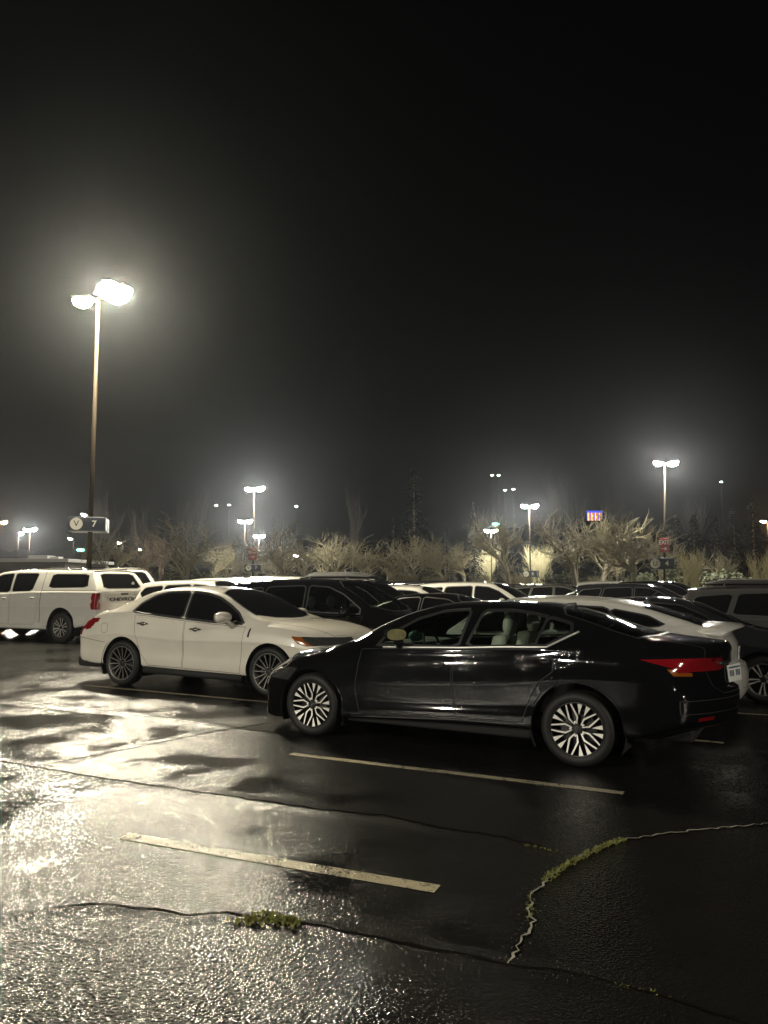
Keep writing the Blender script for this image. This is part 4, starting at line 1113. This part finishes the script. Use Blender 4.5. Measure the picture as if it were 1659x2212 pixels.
# loose grit along the seams glints in the lamplight: ground cover
b=bmesh.new(); r=random.Random(5)
for q in (c3[5:],[(640,2000),(829,2031),(979,2061),(1094,2086),(1279,2111)]):
    P=crack_pts(q,.02,.06)
    for p in P:
        if p.y<8:
            for _ in range(2):
                s=r.uniform(.001,.0026); o=p+Vector((r.gauss(0,.018),r.gauss(0,.018),.004+s*.5))
                bmesh.ops.create_icosphere(b,subdivisions=1,radius=s,matrix=Matrix.Translation(o))
o=finish(b,'grit',pmat('wet_grit',(.16,.15,.13),.15,spec=.8),None,False); o['kind']='stuff'; tag(o,'loose wet grit lying along the pavement cracks','grit')
# ---------------------------------------------------------------- lamp posts
LAMP_ON=emit('lamp_lens_lit',(1,.95,.83),2800)
LAMP_MAIN=emit('main_lamp_lens_lit',(1,.90,.67),2350)
LAMP_FAR=emit('far_lamp_lens_lit',(1,.93,.76),6000)
LAMP_BACK=emit('back_lamp_lens_lit',(1,.94,.80),2250)
POLE=pmat('bronze_pole',(.020,.014,.008),.7,spec=.08,noise=.15,nscale=3)
HOUSE=pmat('lamp_housing',(.05,.045,.04),.5)
CONC=pmat('concrete_base',(.30,.29,.27),.85,noise=.2,nscale=6)
def lamp_post(px,dist,ytop,heads,label,lean=0,arm=.16,size=1,base=True,lens=None,group='lamp posts of the car park'):
    p=on_ground(px,dist); h=(at(px,ytop,dist)).z
    o=empty('lamp_post',p); tag(o,label,'lamp post',group); o.rotation_euler=(0,lean,0)
    b=bmesh.new(); tube(b,[(0,0,.0),(0,0,h*.5),(0,0,h)],[.085,.07,.055],10); tube(b,[(0,0,h-.03),(0,0,h+.05)],[.08,.05],10)
    finish(b,'pole',POLE,o)
    if base:
        b=bmesh.new(); lathe=[(.30,0),(.30,.7),(.27,.76),(.001,.76)]
        tube(b,[(0,0,0),(0,0,.7),(0,0,.76)],[.30,.30,.27],16); finish(b,'base',CONC,o)
    for hd in heads:
        a=R(hd[0]); tilt=R(hd[1]); sc=hd[2]*size; arm_=arm
        if len(hd)>3: arm_=hd[3]
        d=Vector((math.cos(a),math.sin(a),0))
        b=bmesh.new(); tube(b,[Vector((0,0,h-.06)),d*arm_*.6+Vector((0,0,h-.03)),d*(arm_)+Vector((0,0,h))],.035,8)
        ar=finish(b,'arm',POLE,o)
        b=bmesh.new()
        vs=box(b,(0,-.22*sc,-.02*sc),(.62*sc,.20*sc,.09*sc),0,.03*sc)
        for v in vs:
            if v.co.z>.06*sc: v.co.y*=.72; v.co.x=.04*sc+v.co.x*.88
        hs=finish(b,'lamp_head',HOUSE,o); hs.location=d*(arm_-.06)+Vector((0,0,h)); hs.rotation_euler=(0,-tilt,a)
        b=bmesh.new(); bmesh.ops.create_uvsphere(b,u_segments=16,v_segments=10,radius=1)
        bmesh.ops.delete(b,geom=[v for v in b.verts if v.co.z>.05],context='VERTS')
        for v in b.verts: v.co=Vector((.34*sc+v.co.x*.30*sc,v.co.y*.235*sc,-.02*sc+v.co.z*.22*sc))
        finish(b,'lamp_lens',lens or LAMP_ON,hs)
    return o,h
poleA,_=lamp_post(191,24,645,[(165,4,1.1,.28),(-20,14,1.5,.34),(-50,16,1.35,.40)],'tall lamp post behind the white pickup, brightest lamp of the picture',0,lens=LAMP_MAIN)
lamp_post(1433,56.7,1000,[(170,8,1.1),(-12,10,1.35)],'lamp post with an exit sign and a number sign, far right',R(2.2))
lamp_post(546,72,1056,[(170,8,1.2),(-12,10,1.4)],'tallest of the three lamp posts left of centre, red exit sign on it')
lamp_post(527,110,1126,[(172,8,1.4),(-10,10,1.5)],'lamp post left of the red exit sign, second in height',group='lamp posts of the car park')
lamp_post(558,144,1158,[(172,8,1.5),(-10,10,1.6)],'shortest-looking lamp post just right of the red exit sign')
lamp_post(1146,88,1093,[(172,8,1.3),(-10,10,1.5)],'lamp post right of centre, between two pale coppiced trees')
lamp_post(1062,129,1146,[(172,8,1.5),(-10,10,1.6)],'lamp post in front of the left pale coppiced tree')
lamp_post(60,128,1144,[(172,8,1.6),(-10,10,1.7)],'lamp post at the far left above the low building')
lamp_post(36,165,1152,[(-10,8,1.6)],'single lamp post at the far left, lower than its neighbour')
WARM=emit('sodium_lens_lit',(1,.55,.2),900)
lamp_post(-6,100,1128,[(0,8,1.3)],'orange lamp half cut off by the left edge',lens=WARM)
lamp_post(1664,95,1126,[(175,8,1.1)],'orange lamp half cut off by the right edge',lens=WARM)
SMALL=emit('small_lens_lit',(1,.86,.66),500)
for px,d,y,lb in ((186,95,1112,'small flood lamp just above the blue number sign'),(156,120,1164,'small flood lamp below the blue number sign'),(262,130,1173,'small lamp among the branches right of the tall lamp post'),(307,140,1187,'tiny low lamp between the first two bare trees'),(646,120,1201,'tiny warm lamp among the branches right of the exit sign')):
    lamp_post(px,d,y,[(180,15,1.1)],lb,arm=.25,base=False,lens=SMALL,group='small lamps beyond the trees')
# two more posts of the same kind stand behind the photographer: they light the near sides of the cars
for (x,y,a,lb) in ((-16.5,-9,60,'lamp post of the car park, behind the photographer to the left'),(-47,-26,60,'lamp post of the car park, far behind the photographer to the left'),(19,-13,120,'lamp post of the car park, behind the photographer to the right')):
    px=CX; o,h=lamp_post(829,24,645,[(a-40,10,1.2),(a+40,10,1.2)],lb,lens=LAMP_FAR if x<-40 else LAMP_BACK); o.location=(x,y,0)
# ---------------------------------------------------------------- signs
SB=pmat('sign_navy',(.010,.014,.026),.5,noise=.12); SW=pmat('sign_white',(.62,.60,.52),.5); SK=pmat('sign_ink',(.02,.02,.022),.6); SR=pmat('sign_red',(.26,.022,.02),.5,noise=.1)
def wrap_sign(px,py,dist,w,h,ang,letter,num,label,dep=None,off=.0,dw=None):
    """box sign wrapped round a pole: a disc with a letter and a number on each face"""
    c=at(px,py,dist); o=empty('number_sign',(c.x,c.y,c.z),ang); tag(o,label,'sign')
    dep=dep or w
    b=bmesh.new(); box(b,(-w/2,-dep/2,-h/2),(w/2,dep/2,h/2),0,.01); finish(b,'sign_box',SB,o)
    for fa,ww in ((0,w),(R(90),dep),(R(-90),dep)):
        m=Matrix.Rotation(fa,4,'Z'); out=(dep/2 if fa==0 else w/2)+.004
        def put(ob,x,z,e=0): 
            ob.location=m@Vector((x,-out-e,z)); ob.rotation_euler=(R(90),0,fa)
        b=bmesh.new(); r=h*.43
        vs=[b.verts.new((r*math.cos(a),r*math.sin(a),0)) for a in [2*math.pi*k/32 for k in range(32)]]; b.faces.new(vs)
        d=finish(b,'disc',SW,o,False); put(d,-ww*.27,0)
        t=finish(text_bm(letter,h*.62,.002),'letter',SK,o,False); put(t,-ww*.27,-.0,.004)
        t=finish(text_bm(num,h*.62,.002,True),'number',SW,o,False); put(t,ww*.20,0,.002)
    return o
# main sign V 7 on the tall post
wrap_sign(192,1134.5,24,1.10,.43,R(14),'V','7','blue number sign with a white V disc and a 7, on the tall lamp post')
wrap_sign(546,1227,71.8,1.45,.62,R(10),'V','7','small dark sign with a disc and a 7, under the left exit sign')
wrap_sign(1431,1218,56.4,1.7,.80,R(-22),'U','4','dark number sign with a disc and a 4, on the right lamp post')
wrap_sign(1147,1240,87.6,1.6,.75,R(-20),'U','8','tiny dark sign with a disc and an 8, among the pale coppiced trees')
def exit_sign(px,py,dist,w,h,ang,label):
    c=at(px,py,dist); o=empty('exit_sign',(c.x,c.y,c.z),ang); tag(o,label,'sign')
    b=bmesh.new(); box(b,(-w/2,-.05,-h/2),(w/2,.05,h/2),0,.01); finish(b,'sign_board',SR,o)
    b=bmesh.new(); box(b,(-w/2+.02,-.056,h*.06),(w/2-.02,-.051,h/2-.02)); bt=None; b.free()
    t=finish(text_bm('EXIT',h*.42,.003,True),'lettering',SW,o,False); t.location=(0,-.056,h*.2); t.rotation_euler=(R(90),0,0); t.scale=(.82,1,1)
    b=bmesh.new(); s=h*.16
    for poly in ([(-s*1.2,-.12*s),(s*.3,-.12*s),(s*.3,.14*s),(-s*1.2,.14*s)],[(s*.1,-.75*s),(s*1.2,0),(s*.1,.75*s),(s*.1,.35*s),(s*.55,0),(s*.1,-.35*s)]):
        prism(b,[(x,z-h*.24) for x,z in poly],-.060,-.052)
    bmesh.ops.recalc_face_normals(b,faces=b.faces[:])
    finish(b,'arrow',SW,o,False)
exit_sign(546,1197,71.4,.80,1.10,R(6),'red exit sign with a white arrow pointing right, left of centre')
exit_sign(1435,1178,56.2,.62,1.05,R(-30),'dim red exit sign with an arrow on the right lamp post')
# ---------------------------------------------------------------- trees
BARK=pmat('bark',(.10,.085,.055),.85,noise=.35,nscale=6)
TWIG=pmat('twigs',(.13,.112,.062),.8,noise=.3,nscale=2)
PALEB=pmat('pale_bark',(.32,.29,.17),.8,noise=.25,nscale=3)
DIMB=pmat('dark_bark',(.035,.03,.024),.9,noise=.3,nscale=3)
REDT=pmat('reddish_twigs',(.17,.115,.085),.8,noise=.3,nscale=2)
def bare_tree(seed,h=8.,stems=1,upright=.35,spread=1.,levels=4,rad=.16):
    r=random.Random(seed); tb=bmesh.new(); cb=bmesh.new()
    def grow(p,d,l,ra,lev):
        n=3 if lev<2 else 2; pts=[p]; rs=[ra]; q=p.copy(); dd=d.copy()
        for k in range(n):
            j=.16 if lev==0 else .30
            dd=(dd+Vector((r.gauss(0,j),r.gauss(0,j),r.gauss(0,j*.6)+upright*.18))).normalized()
            q=q+dd*l/n; pts.append(q.copy()); rs.append(max(.009,ra*(1-(k+1)/n*(.42 if lev==0 else .62))))
        tube(tb if lev==0 else cb,pts,rs,7 if lev==0 else (4 if lev==1 else 3),cap=lev==0)
        if lev>=levels: return
        kids_=[r.randint(5,7),r.randint(5,6),r.randint(4,6),r.randint(3,4),2][min(lev,4)]
        for k in range(kids_):
            t=r.uniform(.35 if lev==0 else .22,1.0) if k else 1.0
            i=min(n-1,int(t*n)); f=t*n-i; pos=pts[i].lerp(pts[i+1],min(1,f))
            ax=Vector((r.gauss(0,1),r.gauss(0,1),r.gauss(0,.55))).normalized()
            nd=(dd*(.75+upright*.5)+ax*.85*spread+Vector((0,0,upright*.45))).normalized()
            grow(pos,nd,l*r.uniform(.48,.78)*(1.0 if lev else .95),max(.012,ra*r.uniform(.40,.58)),lev+1)
    for s in range(stems):
        a=6.283*s/stems+r.uniform(-.3,.3)
        d=Vector((0,0,1)) if stems==1 else Vector((math.cos(a)*.42,math.sin(a)*.42,1)).normalized()
        grow(Vector((math.cos(a)*.12*(stems>1),math.sin(a)*.12*(stems>1),0)),d,h*(.36 if stems==1 else .62),rad*(1 if stems==1 else .42),0)
    top=max(v.co.z for v in cb.verts)
    return tb,cb,top
def conifer(seed,h=18.,w=3.2,dens=1.0):
    r=random.Random(seed); tb=bmesh.new(); cb=bmesh.new()
    tube(tb,[(0,0,0),(0,0,h*.5),(0,0,h*.97)],[.28,.16,.03],7)
    n=int(46*dens)
    for i in range(n):
        z=h*(.08+.9*(i/n)); rr=w*(1-(z/h))**.8*r.uniform(.72,1.15)+.12
        for k in range(9):
            a=r.uniform(0,6.283); l=rr*r.uniform(.6,1.1); d=Vector((math.cos(a),math.sin(a),0)); s=Vector((-d.y,d.x,0))
            for q in range(5):
                t=(q+1)/5; c=d*l*t+Vector((0,0,z-l*.28*t*t+r.uniform(-.1,.1))); ww=.34*(1.15-t*.75)*r.uniform(.6,1.3)*max(.5,w/3.2)
                x=s*ww*r.uniform(.5,1); y=d*l*.2
                cb.faces.new([cb.verts.new(v) for v in (c-x+y*.2+Vector((0,0,-.22*r.random())),c+y,c+x+y*.2+Vector((0,0,-.22*r.random())),c-y*.5+Vector((0,0,.1)))])
    return tb,cb,h
NEEDLE=pmat('needles',(.004,.005,.0035),.95,spec=.05,noise=.4,nscale=1.5)
LEAF=pmat('ivy_leaves',(.04,.045,.018),.7,noise=.4,nscale=2)
def leafy(seed,h=6.,w=2.2,n=2600):
    r=random.Random(seed); tb,cb,top=bare_tree(seed,h*.9,1,.6,.8,3,.13)
    lobes=[(Vector((r.uniform(-.6,.6)*w,r.uniform(-.6,.6)*w,h*r.uniform(.3,.95))),w*r.uniform(.25,.5)) for _ in range(13)]
    for _ in range(n):
        c,q=r.choice(lobes); d=Vector((r.gauss(0,1),r.gauss(0,1),r.gauss(0,1))).normalized()*q*r.uniform(.55,1.1); p=c+d
        a=Vector((r.gauss(0,1),r.gauss(0,1),r.gauss(0,1))).normalized(); b_=a.orthogonal().normalized(); l=r.uniform(.06,.14)
        cb.faces.new([cb.verts.new(v) for v in (p-a*l,p+b_*l*.6,p+a*l,p-b_*l*.6)])
    return tb,cb,max(v.co.z for v in cb.verts)
PROTO={}
def tree_kind(key,fn,bm_,cm):
    tb,cb,h=fn()
    me=[]
    for nm,b,mt in (('trunk',tb,bm_),('crown',cb,cm)):
        m=bpy.data.meshes.new(nm); b.normal_update(); b.to_mesh(m); b.free(); m.materials.append(mt); me.append(m)
    PROTO[key]=(me,h)
tree_kind('round1',lambda:bare_tree(1,8,1,.30,1.05,4,.20),BARK,TWIG)
tree_kind('round2',lambda:bare_tree(5,8,1,.25,1.15,4,.18),BARK,TWIG)
tree_kind('round3',lambda:bare_tree(12,8,1,.35,.95,4,.19),BARK,TWIG)
tree_kind('birch',lambda:bare_tree(21,9,1,.75,.75,4,.12),PALEB,REDT)
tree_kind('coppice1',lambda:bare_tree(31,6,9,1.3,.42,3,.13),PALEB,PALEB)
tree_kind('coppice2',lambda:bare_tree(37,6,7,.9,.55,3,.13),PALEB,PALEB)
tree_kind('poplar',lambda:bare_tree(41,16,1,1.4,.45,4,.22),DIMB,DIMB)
tree_kind('fir1',lambda:conifer(3,20,3.6),BARK,NEEDLE)
tree_kind('fir2',lambda:conifer(8,14,2.6,.8),BARK,NEEDLE)
tree_kind('shrub1',lambda:bare_tree(61,3,7,.8,.9,3,.06),BARK,TWIG)
tree_kind('shrub2',lambda:leafy(64,2.6,1.6,1800),BARK,LEAF)
TC=random.Random(99)
def tree(key,px,dist,ytop,label,wide=1.0,name='bare_tree',group='bare trees along the edge of the car park'):
    me,h=PROTO[key]; H_=at(px,ytop,dist).z; s=H_/h
    o=empty(name,on_ground(px,dist),TC.uniform(0,6.28)); tag(o,label,'shrub' if 'shrub' in name else 'tree',group)
    o.scale=(s*wide,s*wide,s)
    for m in me:
        c=bpy.data.objects.new(m.name.split('.')[0],m); link(c); c.parent=o
    return o
tree('round1',240,66,1134,'bare tree close behind the blue number sign')
tree('birch',340,70,1142,'slender pale-stemmed bare tree left of the wide spreading one')
tree('round2',394,62,1106,'wide spreading bare tree left of the exit sign',1.05)
tree('round3',448,78,1165,'low bare tree between the wide spreading one and the exit sign')
tree('round2',622,66,1120,'dark bare tree right of the exit sign')
tree('round1',588,84,1170,'bare tree directly behind the red exit sign')
tree('round3',690,80,1160,'bare tree left of the thin tall stem, with pale twigs')
tree('round1',745,74,1140,'bare tree below the thin tall stem')
tree('round2',840,70,1143,'bare tree in front of the tallest fir',1.15)
tree('round3',905,78,1152,'bare tree right of the tallest fir, twigs in shadow')
tree('round1',965,68,1150,'bare tree left of the bright coppiced tree')
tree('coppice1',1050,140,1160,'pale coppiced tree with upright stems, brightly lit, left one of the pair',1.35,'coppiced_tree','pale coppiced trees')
tree('round3',1103,60,1095,'tall dark bare tree between the pair of pale coppiced trees',.9)
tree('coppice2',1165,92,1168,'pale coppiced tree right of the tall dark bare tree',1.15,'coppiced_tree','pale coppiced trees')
tree('round2',1250,58,1092,'well-lit bare tree left of the coloured screen')
tree('round3',1292,63,1094,'lower bare tree under the coloured screen')
tree('round1',1375,49,1090,'broad dark bare tree left of the right lamp post',1.05)
tree('round2',1440,74,1110,'bare tree behind the right lamp post')
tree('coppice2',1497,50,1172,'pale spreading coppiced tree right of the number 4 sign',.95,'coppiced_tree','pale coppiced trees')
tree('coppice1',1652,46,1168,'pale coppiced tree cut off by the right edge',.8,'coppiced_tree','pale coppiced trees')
tree('round3',1565,66,1190,'low dim bare tree near the right edge')
for key,px,d,y,lb in (('round2',290,88,1160,'bare tree between the number sign tree and the slender pale-stemmed one'),('round1',490,92,1172,'low bare tree left of the exit sign pole'),('round3',655,95,1165,'bare tree half hidden by the dark one right of the exit sign'),('round2',795,90,1152,'bare tree between the thin tall stem and the tallest fir'),('round1',1010,88,1160,'bare tree just left of the left coppiced tree'),('round2',1330,84,1140,'bare tree right of the coloured screen'),('round1',535,96,1180,'low bare tree seen through the lamp posts by the exit sign')):
    tree(key,px,d,y,lb)
for k,(key,px,d,y,w,lb,nm) in enumerate([('fir1',895,125,1000,1.25,'tallest fir, a pointed dark spire at the centre','fir_tree'),('fir2',850,112,1112,.7,'small narrow fir left of the tallest fir','fir_tree'),('fir2',962,115,1120,.9,'small fir right of the tallest fir','fir_tree'),('fir2',1025,130,1076,.8,'narrow fir left of the pale coppiced trees','fir_tree'),
    ('fir2',1590,92,1088,1.15,'dark fir second from the right edge','fir_tree'),('fir2',1632,88,1070,1.1,'dark fir nearest the right edge','fir_tree'),('fir2',1552,96,1112,1.3,'low dark fir left of the two on the right','fir_tree'),('fir2',1503,100,1105,1.2,'dark fir right of the right lamp post','fir_tree'),('fir2',1465,98,1104,1.0,'dark fir directly right of the right lamp post pole','fir_tree'),('fir2',1310,105,1098,1.0,'dark fir right of the coloured screen','fir_tree'),
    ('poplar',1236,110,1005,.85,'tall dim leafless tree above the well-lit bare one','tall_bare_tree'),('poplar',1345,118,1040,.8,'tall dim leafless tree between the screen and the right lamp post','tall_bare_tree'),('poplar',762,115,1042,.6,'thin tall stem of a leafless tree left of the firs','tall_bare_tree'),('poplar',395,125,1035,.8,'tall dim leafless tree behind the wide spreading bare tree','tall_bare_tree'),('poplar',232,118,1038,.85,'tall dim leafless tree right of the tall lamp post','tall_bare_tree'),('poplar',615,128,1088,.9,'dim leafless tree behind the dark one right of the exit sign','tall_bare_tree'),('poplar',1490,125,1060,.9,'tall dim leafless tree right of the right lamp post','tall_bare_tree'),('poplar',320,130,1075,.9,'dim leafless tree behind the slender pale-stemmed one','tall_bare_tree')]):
    tree(key,px,d,y,lb,w,nm,'dark trees farther back')
i=0
for px in list(range(150,1660,88)):
    i+=1; d=58+TC.uniform(0,14); k='shrub1' if TC.random()<.6 else 'shrub2'
    tree(k,px+TC.uniform(-14,14),d,1258-TC.uniform(14,36),'low scrubby bush in the strip of undergrowth behind the parked cars',TC.uniform(1.2,1.7),'shrub','bushes in the undergrowth strip')
# ---------------------------------------------------------------- low building at the left
WALL=pmat('building_wall',(.07,.06,.05),.8,noise=.2,nscale=1)
o=empty('low_building',on_ground(20,78)); tag(o,'long low dark flat-roofed building at the far left','building')
hb=at(60,1207,78).z
b=bmesh.new(); box(b,(-22,0,0),(5.6,12,hb-.35)); finish(b,'wall',WALL,o,False)
b=bmesh.new(); box(b,(-22.6,-.7,hb-.35),(6.2,12.5,hb),0,.03); finish(b,'roof',pmat('roof_edge',(.35,.33,.30),.6),o,False)
b=bmesh.new(); box(b,(.9,2,hb+.003),(2.9,4,hb+.42),0,.05); box(b,(3.1,2.4,hb+.003),(3.9,3.6,hb+.30),0,.04); finish(b,'roof_unit',pmat('roof_unit_white',(.6,.58,.54),.6),o,False)
b=bmesh.new()
for k in range(6): box(b,(-9+k*2.4,-.02,1.0),(-7.6+k*2.4,.02,2.3))
finish(b,'window',M['glass_dark'],o,False)
# ---------------------------------------------------------------- lit screen beyond the trees
o=empty('lit_screen',on_ground(1288,150)); tag(o,'glowing blue and orange screen among the treetops','screen')
c=at(1288,1114,150); zc=c.z
b=bmesh.new(); tube(b,[(0,.3,0),(0,.3,zc-.9)],.22,10); finish(b,'post',POLE,o)
b=bmesh.new(); box(b,(-1.55,0,zc-1.0),(1.55,.35,zc+1.03),0,.02); fr=finish(b,'frame',HOUSE,o)
blue=emit('screen_blue',(.05,.08,.9),1.0); yel=emit('screen_yellow',(1,.66,.18),1.6); org=emit('screen_orange',(.75,.2,.03),.8)
b=bmesh.new(); box(b,(-1.5,-.02,zc+.62),(1.5,-.004,zc+.98)); 
for k in range(5): box(b,(-1.5+k*.72,-.02,zc-.95),(-1.36+k*.72,-.004,zc+.62))
finish(b,'blue_panel',blue,o,False)
rs=random.Random(4)
b=bmesh.new(); b2=bmesh.new()
for k in range(4):
    x0=-1.34+k*.72
    for q in range(14):
        z0=zc-.95+q*.11
        f=(.34+.16*math.sin(q*.75+k*1.9)+rs.uniform(-.04,.04))*.56
        box(b,(x0,-.02,z0),(x0+f,-.004,z0+.108)); box(b2,(x0+f+.004,-.02,z0),(x0+.56,-.004,z0+.108))
finish(b,'yellow_panel',yel,o,False); finish(b2,'orange_panel',org,o,False)
# ---------------------------------------------------------------- hillside behind, its lights and two green signals
HILL=pmat('dark_hillside',(.0015,.0015,.0015),.95,spec=0,noise=.4,nscale=.05)
b=bmesh.new(); nx=240; rows=[]; rj=random.Random(2)
for j in range(8):
    t=j/7; row=[]
    for i in range(nx+1):
        x=-300+600*i/nx; z=.55*(27+8*math.sin(x*.011+1)+4*math.sin(x*.031)+7*sstep(-60,90,x))*sstep(0,1,t)+(rj.uniform(-1,1.6) if j==7 else 0)
        row.append(b.verts.new((x,262+60*t,z)))
    rows.append(row)
for a,c in zip(rows,rows[1:]):
    for i in range(nx): b.faces.new((a[i],a[i+1],c[i+1],c[i]))
bmesh.ops.recalc_face_normals(b,faces=b.faces[:])
hill=finish(b,'hill',HILL); hill['kind']='structure'
HL=emit('hill_lamp_lit',(.8,1,.82),16)
bv=BVHTree.FromPolygons([v.co[:] for v in hill.data.vertices],[p.vertices[:] for p in hill.data.polygons])
for px,py,lb in ((467,1093,'left one of a pair of tiny hillside lights left of the exit sign post'),(495,1092,'right one of a pair of tiny hillside lights left of the exit sign post'),(640,1095,'tiny faint hillside light right of the tall lamp post with the exit sign'),(1063,1028,'left one of the highest pair of tiny hillside lights'),(1077,1028,'right one of the highest pair of tiny hillside lights'),(1091,1060,'left one of the lower pair of tiny hillside lights'),(1109,1058,'right one of the lower pair of tiny hillside lights'),(1558,1042,'lone tiny hillside light near the right edge')):
    d=ray(px,py); h=bv.ray_cast(CAM,d); dist=(h[0].y-3) if h[0] else 262
    p=at(px,py,dist); g0=bv.ray_cast(Vector((p.x,p.y,200)),Vector((0,0,-1))); z0=(g0[0].z if g0[0] else 0)
    o=empty('hillside_lamp',(p.x,p.y,min(z0,p.z-.5))); tag(o,lb,'lamp','lights on the hillside')
    zz=p.z-o.location.z
    b=bmesh.new(); tube(b,[(0,0,0),(0,0,zz)],.08,6); finish(b,'pole',POLE,o)
    b=bmesh.new(); bmesh.ops.create_uvsphere(b,u_segments=10,v_segments=6,radius=1)
    for v in b.verts: v.co=Vector((v.co.x*.55,v.co.y*.25,zz+.18+v.co.z*.2))
    finish(b,'lamp_lens',HL,o)
GR=emit('green_signal_lit',(.12,1,.42),14)
for px,py,dist,lb in ((1071,1132,125,'green light above the left pale coppiced tree'),(174,1188,105,'green light below the blue number sign')):
    p=at(px,py,dist); o=empty('traffic_signal',(p.x,p.y,0)); tag(o,lb,'traffic signal','green traffic signals')
    b=bmesh.new(); tube(b,[(0,.2,0),(0,.2,p.z-.2)],.09,8); finish(b,'pole',POLE,o)
    b=bmesh.new(); box(b,(-.65,.02,p.z-.35),(.65,.3,p.z+.35),0,.04); finish(b,'housing',HOUSE,o)
    b=bmesh.new()
    vs=[b.verts.new((.55*math.cos(a),.0,p.z+.2*math.sin(a))) for a in [2*math.pi*k/20 for k in range(20)]]; b.faces.new(vs); finish(b,'green_lens',GR,o,False)
# ---------------------------------------------------------------- damp air
m=bpy.data.materials.new('damp_air'); m.use_nodes=True; nt=m.node_tree; nt.nodes.clear()
out=nt.nodes.new('ShaderNodeOutputMaterial'); pv=nt.nodes.new('ShaderNodeVolumePrincipled')
pv.inputs['Color'].default_value=(.84,.90,.96,1); pv.inputs['Density'].default_value=HAZE; pv.inputs['Anisotropy'].default_value=.87
nt.links.new(pv.outputs[0],out.inputs['Volume'])
b=bmesh.new(); box(b,(-320,-45,-1),(320,330,60)); hz=finish(b,'haze',m,None,False); tag(hz,'damp night air that glows round the lamps','haze',kind='stuff')
# ---------------------------------------------------------------- night sky, camera
w=bpy.data.worlds.new('World'); scn.world=w; w.use_nodes=True
bg=w.node_tree.nodes['Background']; bg.inputs[0].default_value=(.85,.9,1,1); bg.inputs[1].default_value=.0012
cam=bpy.data.cameras.new('camera'); co=bpy.data.objects.new('camera',cam); link(co)
cam.sensor_fit='VERTICAL'; cam.sensor_height=36; cam.sensor_width=27; cam.lens=F/2212*36
cam.clip_start=.05; cam.clip_end=1500
co.location=CAM; co.rotation_euler=(R(90)+PIT,0,0); scn.camera=co
scn.view_settings.view_transform='Standard'; scn.view_settings.look='None'; scn.view_settings.exposure=0; scn.view_settings.gamma=1
cy=scn.cycles; cy.use_denoising=True; cy.max_bounces=8; cy.glossy_bounces=4; cy.transparent_max_bounces=12; cy.volume_bounces=0; cy.diffuse_bounces=2
cy.sample_clamp_indirect=6; cy.sample_clamp_direct=0; cy.caustics_reflective=True; cy.use_light_tree=True
